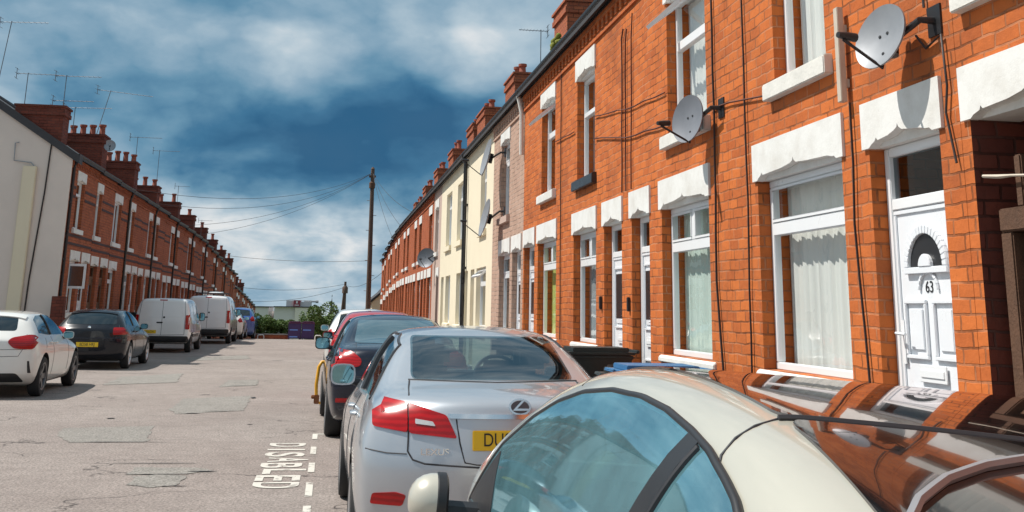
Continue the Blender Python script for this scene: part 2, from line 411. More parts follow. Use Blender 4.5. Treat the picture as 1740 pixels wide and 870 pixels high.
for a in [(-1.5,11.72,.30,.018),(-1.15,11.9,.17,.035),(-1.95,18.0,.13,.05),(-1.25,21.0,.05,.18),(-1.62,18.35,.25,.02),(-1.3,10.98,.14,.02),(-1.7,12.5,.55,.02),(-2.3,14.35,.6,.02),(-1.75,24.0,.22,.03),(-1.0,16.4,.05,.04),(-3.0,17.2,.07,.06),(-1.45,34.8,.22,.06)]: pothole(*a)
for y0, y1 in ((14.65,15.25),(13.2,13.88),(11.82,12.5),(10.36,11.15),(9.2,9.9),(8,8.7)):
    flat('bay_marking', [(-.125,y0),(-.06,y0),(-.06,y1),(-.125,y1)], M['rpaint'], .006)
flat('bay_marking', [(-.0595,15.16),(2.2,15.16),(2.2,15.25),(-.0595,15.25)], M['rpaint'], .006)
for i, ch in enumerate('DISABLED'):
    me = text_mesh(ch, 1, 0, off=.022)
    me.transform(Matrix.Translation(-Vector([sum(v.co[k] for v in me.vertices)/max(1,len(me.vertices)) if k == 1 else (min(v.co[0] for v in me.vertices)+max(v.co[0] for v in me.vertices))/2 if k == 0 else 0 for k in range(3)])))
    w = max(v.co.x for v in me.vertices)-min(v.co.x for v in me.vertices)
    lw = .11 if ch == 'I' else .36
    me.transform(Matrix.Diagonal((lw/w, .42/.72, 1, 1)))
    y = 14.05-.435*i
    # reading direction -Y, letter tops towards +X
    me.transform(Matrix(((0,1,0,-.40),(-1,0,0,y),(0,0,1,.006),(0,0,0,1))))
    me.materials.clear(); me.materials.append(M['rpaint'])
    tag(link('road_lettering', me), kind='structure')
# ------------------------------------------------------------------ terraced houses
class Side:
    """maps (u along street, d into the house, z) of one terrace to the world"""
    def __init__(s, X, sg): s.X = X; s.sg = sg
    def p(s, u, d, z): return (s.X+s.sg*d, u, z)
    def box(s, mb, u0,u1,d0,d1,z0,z1):
        x0, x1 = sorted((s.X+s.sg*d0, s.X+s.sg*d1)); return mb.box(x0,x1,u0,u1,z0,z1)
RS, LS = Side(XR, 1), Side(XL, -1)
REC = .10   # window recess

def curtain(S, par, a, b, z0, z1, mat, d=.24, folds=None, amp=.013, name='curtain', gap=0):
    mb = MB(); n = max(8, int((b-a)/.02)) if folds else 2
    f = folds or 1; vs = []
    for zi, z in enumerate((z0, (z0+z1)/2, z1)):
        for i in range(n+1):
            u = a+(b-a)*i/n; t = (u-a)*f*2*math.pi/(b-a)
            dd = d+(amp*.62*(math.sin(t)+.6*math.sin(2.3*t+1+.3*zi)+.9*math.sin(.43*t+u)) if folds else 0)
            vs.append(S.p(u, dd, z))
    fs = [(j*(n+1)+i, j*(n+1)+i+1, (j+1)*(n+1)+i+1, (j+1)*(n+1)+i) for j in range(2) for i in range(n)]
    mb.add(vs, fs); return obj(name, mb, mat, par, smooth=60, fix=False)

def bars(S, mb, a, b, z0, z1, w, d0, d1):
    S.box(mb, a, b, d0, d1, z0, z0+w); S.box(mb, a, b, d0, d1, z1-w, z1)
    S.box(mb, a, a+w, d0, d1, z0+w, z1-w); S.box(mb, b-w, b, d0, d1, z0+w, z1-w)

def window(S, H, a, b, z0, z1, style='T', cur='curt', sill='white', lod=0, trans=None, frame='upvc', glass='glass', folds=True):
    fw = .055; d0, d1 = REC, REC+.06
    mb = MB(); bars(S, mb, a, b, z0, z1, fw, d0, d1)
    zt = trans if trans else z0+(z1-z0)*.73
    if style in ('T', 'TT', 'TO'):
        S.box(mb, a+fw, b-fw, d0-.006, d1, zt-.05, zt+.05)
        m = (a+b)/2
        if style == 'TT': S.box(mb, m-.045, m+.045, d0-.006, d1, zt+.05, z1-fw)
        for (p, q, r, s) in ([(a+fw, m-.045, zt+.05, z1-fw), (m+.045, b-fw, zt+.05, z1-fw)] if style == 'TT' else ([(a+fw,b-fw,zt+.05,z1-fw)] if style == 'T' else [])):
            bars(S, mb, p, q, r, s, .03, d0-.012, d0-.0005)
    elif style == 'S':
        S.box(mb, a+fw, b-fw, d0-.01, d1, zt-.035, zt+.035)
    elif style == 'C':
        m = (a+b)/2; S.box(mb, m-.04, m+.04, d0-.004, d1, z0+fw, z1-fw)
    W = obj('window', mb, M[frame], H, bevel=.006 if lod == 0 else 0)
    g = MB(); g.quad(S.p(a+fw*.8,d0+.03,z0+fw*.8), S.p(b-fw*.8,d0+.03,z0+fw*.8), S.p(b-fw*.8,d0+.03,z1-fw*.8), S.p(a+fw*.8,d0+.03,z1-fw*.8))
    obj('pane', g, M[glass], W)
    if cur: curtain(S, W, a+.07, b-.02, z0+.03, z1-.02, M[cur], folds=(max(5, int((b-a)*11)) if folds and lod < 2 else None))
    if style == 'TO':   # top light propped open
        t = MB(); L = (z1-fw)-(zt+.05); ang = R(52)
        def q(u, s, o): return S.p(u, d0-.02-s*math.sin(ang)+o*math.cos(ang), z1-fw-s*math.cos(ang)-o*math.sin(ang))
        for (u0,u1,s0,s1) in ((a+fw,b-fw,0,.06),(a+fw,b-fw,L-.06,L),(a+fw,a+fw+.06,.06,L-.06),(b-fw-.06,b-fw,.06,L-.06)):
            t.prism([(u0,s0),(u1,s0),(u1,s1),(u0,s1)], q, -.02, .02)
        tl = obj('open_top_light', t, M[frame], W)
    if sill:
        pj, sh = (.03, .07) if (z1-z0 > 1.2 and style in ('T','TT') and sill == 'white') else (.07, .15)
        s = MB(); s.prism([(-pj,z0-sh),(-pj,z0-.02),(-pj+.03,z0-.005),(REC+.05,z0-.002),(REC+.05,z0-sh)], lambda dd, zz, u: S.p(u, dd, zz), a-.10, b+.10)
        obj('sill', s, M[sill], W, bevel=.008 if lod == 0 else 0)
    return W

def lintel(S, H, a, b, z1, h=.30, mat='white', lod=0, flat=False):
    mb = MB(); lo, hi = a-.06, b+.06; w = hi-lo
    if lod >= 2 or flat:
        S.box(mb, lo, hi, -.02, REC-.002, z1, z1+h)
    else:
        c = .036; pts = [(lo, z1+h), (lo, z1), (lo+.10, z1)]
        pts += [(lo+.13, z1+c*.55), (lo+.17, z1+c*.6), (lo+.20+.04*rnd.random(), z1+c)]
        m = (lo+hi)/2+rnd.uniform(-.02,.02)
        pts += [(lo+w*.36, z1+c+.012), (m-.05, z1+c+.024), (m-.012, z1+c+.045), (m, z1+c+.068), (m+.012, z1+c+.045), (m+.05, z1+c+.03), (hi-w*.36, z1+c+.012)]
        pts += [(hi-.22, z1+c), (hi-.20, z1+c+.02), (hi-.17-.02*rnd.random(), z1+c*.9), (hi-.13, z1+c*.5)]
        pts += [(hi-.10, z1), (hi, z1), (hi, z1+h)]
        mb.prism(pts, lambda u, z, d: S.p(u, d, z), -.022, .045)
        S.box(mb, a+.001, b-.001, .0455, .298, z1+.002, z1+.19)
    return obj('lintel', mb, M[mat], H)

def door(S, H, a, b, z0, z1, style='plain', lod=0, col='upvc_door', fan=True, number=None):
    fw = .06; d0, d1 = REC, REC+.07
    mb = MB(); zt = z0+(z1-z0)*.832 if fan else z1-fw
    S.box(mb, a, a+fw, d0, d1, z0, z1); S.box(mb, b-fw, b, d0, d1, z0, z1); S.box(mb, a+fw, b-fw, d0, d1, z1-fw, z1)
    if fan: S.box(mb, a+fw, b-fw, d0, d1, zt, zt+.07)
    S.box(mb, a+fw, b-fw, d0-.02, d1, z0, z0+.04)
    D = obj('door', mb, M['upvc' if col != 'wood' else 'wood'], H, bevel=.006 if lod == 0 else 0)
    if fan:
        g = MB(); g.quad(S.p(a+fw*.8,d0+.03,zt+.05),S.p(b-fw*.8,d0+.03,zt+.05),S.p(b-fw*.8,d0+.03,z1-fw*.8),S.p(a+fw*.8,d0+.03,z1-fw*.8))
        obj('fanlight', g, M['glass_dk'], D)
    A, B, Z0, Z1 = a+fw+.004, b-fw-.004, z0+.044, zt-.004
    L = MB(); S.box(L, A, B, d0+.015, d1-.006, Z0, Z1)
    for r in ((A, B, Z0, Z1, .028),): bars(S, L, r[0]+.0, r[1], r[2], r[3], r[4], d0+.004, d0+.0149)
    def mould(p, q, r, s, w=.024):
        bars(S, L, p, q, r, s, w, d0-.004, d0+.0149)
        S.box(L, p+w+.03, q-w-.03, d0+.004, d0+.0149, r+w+.03, s-w-.03)
    m = (A+B)/2; hgt = Z1-Z0
    if style == 'arch':
        zc = Z0+hgt*.815
        n = 20; ra, rb = (B-A)*.34, (B-A)*.27
        for i in range(n):
            t0, t1 = math.pi*i/n, math.pi*(i+1)/n
            L.prism([(m+ra*math.cos(t0), zc+ra*math.sin(t0)),(m+ra*math.cos(t1), zc+ra*math.sin(t1)),(m+rb*math.cos(t1), zc+rb*math.sin(t1)),(m+rb*math.cos(t0), zc+rb*math.sin(t0))], lambda u,z,d: S.p(u,d,z), d0-.012, d0+.0149)
        S.box(L, m-ra, m+ra, d0-.012, d0+.0149, zc-.04, zc-.0005)
        hub = [(m+.07*math.cos(math.pi*i/10), zc+.075*math.sin(math.pi*i/10)) for i in range(11)]
        L.prism(hub, lambda u,z,d: S.p(u,d,z), d0-.016, d0+.0149)
        for i in range(10):
            t0, t1 = math.pi*i/10, math.pi*(i+1)/10
            L.prism([(m+.115*math.cos(t0), zc-.135+.115*math.sin(t0)),(m+.115*math.cos(t1), zc-.135+.115*math.sin(t1)),(m+.095*math.cos(t1), zc-.135+.095*math.sin(t1)),(m+.095*math.cos(t0), zc-.135+.095*math.sin(t0))], lambda u,z,d: S.p(u,d,z), d0-.003, d0+.0149)
        mould(A+.07, m-.035, Z0+hgt*.535, Z0+hgt*.715); mould(m+.035, B-.07, Z0+hgt*.535, Z0+hgt*.715)
        mould(A+.07, m-.035, Z0+.10, Z0+hgt*.44); mould(m+.035, B-.07, Z0+.10, Z0+hgt*.44)
    elif style == 'plain':
        mould(A+.08, B-.08, Z0+.12, Z0+hgt*.40); mould(A+.08, B-.08, Z0+hgt*.56, Z1-.12)
    elif style == 'boards':
        for i in range(6): S.box(L, A+(B-A)*i/6+.004, A+(B-A)*(i+1)/6-.004, d0+.004, d0+.0149, Z0+.03, Z1-.03)
    lf = obj('door_leaf', L, M[col], D, bevel=.004 if lod == 0 else 0)
    if style == 'arch':
        g = MB(); pts = [(m+rb*math.cos(math.pi*i/16), zc+rb*math.sin(math.pi*i/16)) for i in range(17)]
        g.prism(pts, lambda u,z,d: S.p(u,d,z), d0+.008, d0+.0145); obj('fan_pane', g, M['blackg'], D)
    if style == 'plain' and lod < 2:
        g = MB(); S.box(g, A+.14, B-.14, d0+.001, d0+.0039, Z0+hgt*.62, Z1-.2); obj('door_pane', g, M['glass_dk'] if lod else M['blackg'], D)
    if lod < 2:
        h = MB(); hu = B-.045 if style == 'arch' else A+.045; hz = Z0+hgt*.585
        S.box(h, hu-.018, hu+.018, d0-.004, d0+.004, hz-.13, hz+.13)
        dirn = -1 if style == 'arch' else 1
        h.tube([S.p(hu,d0-.002,hz+.05),S.p(hu,d0-.05,hz+.05),S.p(hu+dirn*.11,d0-.05,hz+.045)], .010, 6)
        obj('handle', h, M['upvc'], D, smooth=40)
        lp = MB(); S.box(lp, m-.13, m+.13, d0-.010, d0+.004, Z0+hgt*.482, Z0+hgt*.505); S.box(lp, m-.15, m+.15, d0-.004, d0+.004, Z0+hgt*.468, Z0+hgt*.52)
        obj('letter_plate', lp, M['upvc'], D, bevel=.003)
    if number:
        text_on('house_number', number, .095, M['blackg'], D, Matrix(((0,0,-1,S.X+S.sg*(d0+.0135)),(-1,0,0,m),(0,1,0,Z0+hgt*.752),(0,0,0,1))))
    st = MB(); S.box(st, a-.08, b+.08, -.22, REC+.02, z0-.16, z0-.001); obj('doorstep', st, M['kerb'], H, bevel=.01)
    return D

DEPTH = 7.2
def house(S, u0, u1, zb, eaves, ops, mat, label, group, lod=0, gable=None, name='terraced_house', chimney=None, gut='black'):
    H = empty(name, S.p(u0, 0, zb), label, 'house', group)
    zlo = zb-1.2
    us = sorted({u0+.002, u1-.002, *[o[1] for o in ops], *[o[2] for o in ops]})
    zs = sorted({zlo, eaves, *[o[3] for o in ops], *[o[4] for o in ops]})
    mb = MB()
    top = {id(o): (o[4]+.19 if o[5].get('lint', 'white') and lod < 2 and not o[5].get('flat') else o[4]) for o in ops}
    zs = sorted({*zs, *top.values()})
    def inside(u, z): return any(o[1] < u < o[2] and o[3] < z < top[id(o)] for o in ops)
    for p, q in zip(us, us[1:]):
        for r, s in zip(zs, zs[1:]):
            if not inside((p+q)/2, (r+s)/2): mb.quad(S.p(p,0,r), S.p(q,0,r), S.p(q,0,s), S.p(p,0,s))
    for o in ops:
        mb.mi = 1 if o[0] == 'pass' else 0  # passage sides take the darker brick, their deep shade put into colour
        a, b, c = o[1:4]; d = top[id(o)]; e = o[5].get('deep', .3)
        mb.quad(S.p(a,0,c),S.p(a,e,c),S.p(a,e,d),S.p(a,0,d)); mb.quad(S.p(b,0,c),S.p(b,e,c),S.p(b,e,d),S.p(b,0,d))
        mb.quad(S.p(a,0,c),S.p(b,0,c),S.p(b,e,c),S.p(a,e,c)); mb.quad(S.p(a,0,d),S.p(b,0,d),S.p(b,e,d),S.p(a,e,d))
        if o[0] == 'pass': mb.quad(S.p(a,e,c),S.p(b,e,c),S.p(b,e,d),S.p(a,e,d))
    mb.mi = 0
    ridge = eaves+DEPTH/2*.64
    for u in (u0+.002, u1-.002):
        mb.add([S.p(u,0,zlo),S.p(u,DEPTH,zlo),S.p(u,DEPTH,eaves),S.p(u,DEPTH/2,ridge-.02),S.p(u,0,eaves)], [(0,1,2,3,4)])
    mb.quad(S.p(u0+.002,DEPTH,zlo),S.p(u1-.002,DEPTH,zlo),S.p(u1-.002,DEPTH,eaves),S.p(u0+.002,DEPTH,eaves))
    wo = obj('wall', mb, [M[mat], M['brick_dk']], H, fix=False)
    # roof slopes
    r = MB()
    for sgn in (0, 1):
        f = lambda d: DEPTH-d if sgn else d
        e = -.16; sl = .64
        P = lambda u, d, dz: S.p(u, f(d), eaves+.06+sl*d+dz)
        pts = [P(u0,e,0),P(u1,e,0),P(u1,DEPTH/2,0),P(u0,DEPTH/2,0)]; up = [P(u0,e,.07),P(u1,e,.07),P(u1,DEPTH/2,.07),P(u0,DEPTH/2,.07)]
        r.add(pts+up, [(0,1,2,3),(4,5,6,7),(0,1,5,4),(1,2,6,5),(3,0,4,7)])
    r.tube([S.p(u0, DEPTH/2, ridge+.14), S.p(u1, DEPTH/2, ridge+.14)], .10, 8)
    obj('roof', r, M['slate'], H)
    # corbelled eaves course
    if mat.startswith('brick'):
        c = MB(); S.box(c, u0+.003, u1-.003, -.05, -.0005, eaves-.11, eaves); S.box(c, u0+.003, u1-.003, -.028, -.0005, eaves-.30, eaves-.235)
        if lod < 2:
            n = int((u1-u0)/.23)
            for i in range(n): S.box(c, u0+.02+i*(u1-u0-.02)/n, u0+.02+i*(u1-u0-.02)/n+.11, -.045, -.0005, eaves-.234, eaves-.111)
        obj('eaves_course', c, M[mat if lod else 'brick_or2' if mat == 'brick_or' else mat], H)
    g = MB(); prof = [(.062*math.cos(t), .062*math.sin(t)) for t in [math.pi+math.pi*i/8 for i in range(9)]]
    prof += [(.062,.012),(-.062,.012)]
    g.prism(prof, lambda d, z, u: S.p(u, -.125+d, eaves+.075+z), u0, u1)
    S.box(g, u0, u1, -.062, -.04, eaves-.02, eaves+.12)
    obj('gutter', g, M[gut], H, smooth=40)
    for o in ops:
        kind, a, b, c, d, kw = o[0], *o[1:5], dict(o[5])
        kw.pop('deep', None); lt = kw.pop('lint', 'white'); lh = kw.pop('lh', .30); fl = kw.pop('flat', False)
        if lt: lintel(S, H, a, b, d, lh, lt, lod, fl)
        if kind == 'win': window(S, H, a, b, c, d, lod=lod, **kw)
        elif kind == 'door': door(S, H, a, b, c, d, lod=lod, **kw)
    if chimney:
        for ch in chimney: make_chimney(S, H, *ch)
    return H

def make_chimney(S, H, u0, u1, d0, d1, z0, z1, mat, pots, along='u', pr=.105, ph=.42):
    c = MB(); S.box(c, u0, u1, d0, d1, z0, z1-.30)
    S.box(c, u0-.045, u1+.045, d0-.045, d1+.045, z1-.2995, z1-.18); S.box(c, u0-.02, u1+.02, d0-.02, d1+.02, z1-.1795, z1-.06); S.box(c, u0-.06, u1+.06, d0-.06, d1+.06, z1-.0595, z1)
    C = obj('chimney', c, M[mat], H)
    for i in range(pots):
        t = (i+.5)/pots; u, d = ((u0+(u1-u0)*t, (d0+d1)/2) if along == 'u' else ((u0+u1)/2, d0+(d1-d0)*t))
        h = ph*(.8+.35*rnd.random()); r = pr
        p = MB(); p.lathe([(r*1.15,0),(r*1.15,.05),(r,.07),(r*.88,h-.09),(r*1.2,h-.07),(r*1.2,h),(r*.8,h),(r*.75,.1)], S.p(u,d,z1-.005), (0,0,1), 14)
        obj('chimney_pot', p, M['terra'], C, smooth=40)

def W(a, b, z0, z1, **k): return ('win', a, b, z0, z1, k)
def Dr(a, b, z0, z1, **k): return ('door', a, b, z0, z1, k)
GR, GL = 'terraced houses on the right side', 'terraced houses on the left side'
E0 = 5.50
k = lambda v: v*K
# ---- right terrace, from the camera outwards
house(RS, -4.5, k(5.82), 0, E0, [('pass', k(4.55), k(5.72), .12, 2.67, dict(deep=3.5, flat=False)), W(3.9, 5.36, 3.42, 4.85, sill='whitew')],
      'brick_or', 'orange brick house at the right edge over the dark passage with a timber gate', GR)
HA = house(RS, k(5.82), k(9.66), 0, E0, [Dr(5.77, 6.62, .30, 2.67, style='arch', number='63'),
      W(7.02, 8.55, 1.2, 2.67, style='T', trans=2.28, cur='curt'), W(7.18, 8.12, 3.42, 4.95, style='S', cur='curt', sill='whitew', trans=4.6)],
      'brick_or', 'orange brick house with the white arched glass front door numbered 63', GR,
      chimney=None)
house(RS, k(9.66), k(13.3), 0, E0, [W(9.76, 11.25, 1.2, 2.67, style='TT', cur='curt_g', trans=2.27), Dr(11.72, 12.45, .30, 2.67, style='plain'),
      W(9.75, 10.98, 3.42, 4.85, style='TO', cur='curt', sill='whitew', trans=4.35)],
      'brick_or', 'orange brick house with green net curtains and a dish beside its upper sill', GR)
house(RS, k(13.3), k(17.0), 0, E0, [Dr(12.9, 13.78, .30, 2.67, style='plain'), W(14.22, 15.6, 1.2, 2.67, style='TT', cur='curt_b', trans=2.27),
      W(14.28, 15.38, 3.42, 4.87, style='S', cur='curt_b', sill='blackg', trans=4.35)],
      'brick_or', 'orange brick house with a black sill under its upper window', GR, lod=0)
house(RS, k(17.0), k(20.85), 0, E0, [W(16.85, 18.4, 1.2, 2.70, style='TT', cur='blind', trans=2.3, folds=False), Dr(18.72, 19.75, .30, 2.70, style='plain', ),
      W(17.0, 18.15, 3.48, 4.95, style='TO', cur='curt_b', sill='white', trans=4.45)],
      'brick_or', 'orange brick house with a lime green blind and a propped open upper light', GR)
house(RS, k(20.85), k(25.0), 0, E0, [Dr(20.1, 21.1, .30, 2.68, style='plain'), W(21.4, 22.75, 1.2, 2.68, style='T', cur='curt_b'), W(21.6, 22.7, 3.45, 4.95, style='T', cur='curt_b', sill='render_pink')],
      'brick_br', 'brownish brick house between the orange row and the cream house', GR, lod=1,
      chimney=[(22.3, 23.7, 1.3, 1.9, 5.5, 8.15, 'brick_red', 2)])
house(RS, k(25.0), k(29.2), 0, E0, [W(24.75, 26.4, 1.2, 2.55, style='TO', cur='curt_b', lint=None, sill='render_cream'), Dr(26.8, 27.5, .3, 2.55, lint=None, style='plain', col='render_cream'), W(24.95, 25.95, 3.4, 5.0, style='S', lint=None, cur='curt_b', sill='render_cream')],
      'render_cream', 'cream rendered house nearest the brown one, with two dishes on its corner', GR, lod=1,
      )
house(RS, k(29.2), k(33.2), 0, E0, [Dr(28.1, 28.9, .3, 2.55, style='plain', lint=None, col='render_cream'), W(29.2, 30.7, 1.2, 2.55, style='C', cur='curt_b', lint=None, sill='render_cream'), W(29.5, 30.9, 3.42, 5.0, style='S', cur='curt_b', lint=None, sill='render_cream')],
      'render_cream', 'cream rendered house in the middle, left of the black downpipe', GR, lod=1,
      chimney=[(31.1, 32.9, 1.6, 2.2, 5.5, 8.4, 'brick_red', 2)])
house(RS, k(33.2), k(37.3), 0, E0, [W(32.3, 33.6, 1.2, 2.55, style='C', cur='curt_b', lint=None, sill='render_cream'), Dr(34.2, 35.0, .3, 2.55, style='plain', lint=None, col='render_cream'), W(32.4, 33.9, 3.42, 5.0, style='S', cur='curt_b', lint=None, sill='render_cream')],
      'render_cream', 'cream rendered house farthest along, next to the pinkish rendered one', GR, lod=1)
house(RS, k(37.3), k(40.1), 0, E0, [Dr(35.9, 36.7, .3, 2.6, style='plain', col='wood'), W(36.4, 37.6, 3.42, 4.85, style='S', cur='curt_b')],
      'render_pink', 'narrow pinkish rendered house beyond the cream ones', GR, lod=1,
      chimney=[(37.5, 39.6, 1.6, 2.2, 5.5, 8.5, 'brick_red', 2)])
y = k(40.1)
for i in range(11):
    w = k(3.72); zb = ground(y+w/2); e = E0+zb*1.0
    fl = i % 2
    dr = (y+.25, y+1.15) if fl else (y+w-1.15, y+w-.25); wn = (y+1.6, y+3.0) if fl else (y+w-3.0, y+w-1.6)
    house(RS, y, y+w, zb, e, [Dr(*dr, .3+zb, 2.67+zb, style='plain', col='wood' if i % 3 == 1 else 'upvc_door'), W(*wn, 1.2+zb, 2.67+zb, style='T', cur='curt' if i % 2 else 'curt_b'), W(wn[0]+.1, wn[1]-.1, 3.42+zb, 4.85+zb, style='S', cur='curt_b')],
          'brick_far', f'orange brick terraced house, {ORD[i]} beyond the pinkish rendered one on the right', GR, lod=2,
          chimney=[(y+w-1.1, y+w+.9 if i < 10 else y+w-.1, 1.6, 2.2, 5.4+zb, 8.45+zb, 'brick_red', 2)] if i % 2 == 0 else None)
    y += w
RIGHT_END = y

# ---- left terrace
def zl(y): return lerp(y, [(33,.18),(41,.08),(50,.0),(67,-.35),(81,-1.1),(88,-1.5),(90.6,-1.6),(90.7,-2.5),(103,-3.2),(130,-5)])
Lspec = [(34.78,38.65,[('w',35.8,37.0),('d',37.4,38.5)],[(35.7,36.8)],'red brick end house beside the grey rendered gable, with an opened casement'),
 (38.65,41.8,[('d',38.85,39.95),('d',40.45,41.55)],[(38.75,39.6)],'red brick house with two doors, second from the grey gable'),
 (41.8,44.75,[('w',41.95,43.3)],[(41.9,43.3)],'red brick house with a wide upper window, third from the grey gable'),
 (44.75,47.95,[('w',45.2,46.3),('d',46.7,47.75)],[(45.1,46.2)],'red brick house just past the first black downpipe on the left side'),
 (47.95,51.2,[('d',48.2,49.3),('w',49.95,51.05)],[(49.75,50.6)],'red brick house fifth from the grey gable, above the dark hatchback')]
y = 51.2; i = 5
while y < 122:
    w = 3.5; f = i % 2
    Lspec.append((y, y+w, [('w',y+.35,y+1.5),('d',y+2.0,y+3.0)] if f else [('d',y+.45,y+1.5),('w',y+1.95,y+3.1)], [(y+.35,y+1.4) if f else (y+2.0,y+3.05)], f'red brick terraced house on the left, {ORD[i]} from the grey gable'))
    y += w; i += 1
for i, (a, b, gnd, ups, lab) in enumerate(Lspec):
    a, b = k(a), k(b); zb = zl((a+b)/2); lod = 1 if i < 6 else 2
    ops = []
    for t, p, q in gnd:
        p, q = k(p), k(q)
        if t == 'w': ops.append(W(p, q, 1.15+zb, 2.62+zb, style='C' if i == 0 else 'T', cur='curt_b' if i % 2 else 'curt', sill='white'))
        else: ops.append(Dr(p, q, .25+zb, 2.62+zb, style='plain', col=('upvc_door','wood','upvc_door')[i % 3]))
    for p, q in ups:
        ops.append(W(k(p), k(q), 3.55+zb, 4.92+zb, style=('S','S','C','S','S')[i % 5], cur='curt_b' if i % 3 else 'curt'))
    ch = None
    if i == 0: pass
    elif i % 2 == 0 or i == 1: pass
    H = house(LS, a, b, zb, 5.52+zb, ops, 'brick_red', lab, GL, lod=lod, chimney=[])
    # string courses of dark brick
    sc_ = MB()
    segs = []; x = a+.05
    for p, q in sorted((k(p)-.12, k(q)+.12) for p, q in ups):
        if p > x: segs.append((x, p))
        x = q
    if x < b-.05: segs.append((x, b-.05))
    for p, q in segs:
        for z in (4.66, 4.40): LS.box(sc_, p, q, -.014, -.0005, z+zb, z+.075+zb)
    for z in (3.30, 3.06): LS.box(sc_, a+.03, b-.03, -.014, -.0005, z+zb, z+.075+zb)
    obj('string_course', sc_, M['blue_brick'], H)
    if i in (0, 1, 3, 5, 7, 9, 11, 13, 15, 17, 19, 21):
        if i == 0: make_chimney(LS, H, a+.12, a+.85, .42, 1.75, 5.5, 7.17, 'brick_dk', 0)
        else:
            u = {1:39.2, 3:45.6, 5:51.6}.get(i, b)
            top = {1:7.16, 3:7.05, 5:6.72}.get(i, 5.52+zb+1.28)
            make_chimney(LS, H, u-.42, u+.42, .36, 1.62, 5.3+zb, top, 'brick_dk', 4 if i in (1,3) else 3 if i == 5 else 2, along='d', pr=.10, ph=.40)
    if i in (0, 2, 4, 6, 8, 10, 12, 14):
        u = a+.10 if i == 0 else b
        dp = MB(); dp.tube([LS.p(u,-.13,5.58+zb),LS.p(u,-.12,5.45+zb),LS.p(u,-.045,5.25+zb),LS.p(u,-.045,.1+zb)], .042, 8)
        for z in (1.2, 2.6, 4.2): LS.box(dp, u-.06, u+.06, -.06, -.001, z+zb, z+.05+zb)
        obj('downpipe', dp, M['blackg'], H, smooth=40)
    if i == 0:
        H0 = H; a_ = k(35.8)+.08; t = MB(); ca, sa = math.cos(R(76)), math.sin(R(76))
        q = lambda s, z, o: LS.p(a_+s*ca-o*sa, .06-s*sa-o*ca, z)
        for (s0, s1, z0, z1) in ((0,.52,1.98,2.05),(0,.52,2.62,2.69),(0,.07,2.05,2.62),(.45,.52,2.05,2.62)): t.prism([(s0,z0),(s1,z0),(s1,z1),(s0,z1)], q, -.02, .02)
        oc = obj('open_casement', t, M['upvc'], H)
        t = MB(); t.quad(q(.06,2.04,0),q(.46,2.04,0),q(.46,2.63,0),q(.06,2.63,0)); obj('casement_pane', t, M['carglass'], oc)
# rendered gable of the end house
a = k(34.78); zb = zl(a)
g = MB(); gy = a-.03; e = 5.52+zl(k(36.7)); rz = e+DEPTH/2*.64
g.prism([(0.0,-.6),(DEPTH,-.6),(DEPTH,e+.02),(DEPTH/2,rz+.02),(0.0,e+.02)], lambda d, z, u: LS.p(u, d, z), gy, a-.001)
obj('rendered_gable', g, M['render_grey'], H0)
v = MB()
for s0, s1 in ((-.2, DEPTH/2),):
    for f in (lambda d: d, lambda d: DEPTH-d):
        v.add([LS.p(u, f(d), e+.64*d+dz) for u in (gy-.07, a+.3) for d in (s0, s1) for dz in (-.08, .16)], [(0,1,3,2),(4,5,7,6),(0,2,6,4),(1,3,7,5),(0,1,5,4),(2,3,7,6)])
obj('verge_board', v, M['slate'], H0)
fb = MB(); LS.box(fb, .92, 1.28, gy-.13, gy-.001, 0, 5.62)
obj('flue_box', MB().box(XL-1.30, XL-.93, gy-.13, gy-.001, -.2, 5.35), M['render_buff'], H0, bevel=.02)
c = MB(); c.tube([(XL-.62, gy-.03, 6.05),(XL-.66, gy-.03, 4.6),(XL-.80, gy-.03, 2.2),(XL-.85, gy-.03, 0)], .022, 6)
obj('drain_cable', c, M['cable'], H0)
c = MB(); c.tube([(XL-1.02,gy-.05,5.36),(XL-1.10,gy-.05,5.45),(XL-1.58,gy-.05,5.5),(XL-1.60,gy-.05,6.0),(XL-1.5,gy-.05,6.02)], .016, 6)
obj('overflow_pipe', c, M['grey_metal'], H0)
st = MB()
# low brick pier at the gable's street corner
tag(obj('brick_pier', MB().box(XL-.02, XL+.30, gy-.55, gy-.2, 0, 1.75), M['brick_dk'], bevel=.01), 'sooty brick pier standing at the street corner of the grey gable', 'pier')

# ---- things fixed to the right facade
F = XR
def wall_cable_or_shadow(pts, label, r=.011, group='cables clipped to the right facade', mat='cable'):
    mb = MB(); P = []
    for (a, b) in zip(pts, pts[1:]):
        n = max(1, int(math.dist(a, b)/.35))
        for i in range(n):
            t = i/n; P.append((F-.022, a[0]+(b[0]-a[0])*t+rnd.uniform(-.012,.012), a[1]+(b[1]-a[1])*t+rnd.uniform(-.012,.012)))
    P.append((F-.022, *pts[-1])); mb.tube(P, r*.72, 6)
    o = obj('wall_cable_or_shadow', mb, M[mat], smooth=60); o['label'] = label; o['category'] = 'cable'; o['group'] = group
wall_cable_or_shadow([(9.50,5.4),(9.50,3.0),(9.52,2.3),(9.55,1.9),(9.42,1.1)], 'black cable running full height between house 63 and its neighbour', .014)
wall_cable_or_shadow([(8.74,5.3),(8.72,2.9),(8.76,1.1)], 'black cable down the brickwork left of the window of house 63')
wall_cable_or_shadow([(6.80,3.02),(6.84,2.2),(6.76,1.5),(6.72,.6)], 'black cable dropping from the white batten between door and window')
wall_cable_or_shadow([(5.90,3.25),(5.82,3.15),(5.64,3.2),(5.62,2.9),(5.66,2.75),(5.58,2.45)], 'loose black cable hanging from the large dish to the passage corner')
wall_cable_or_shadow([(5.84,5.2),(5.80,3.4)], 'black cable coming down the wall to the large dish')
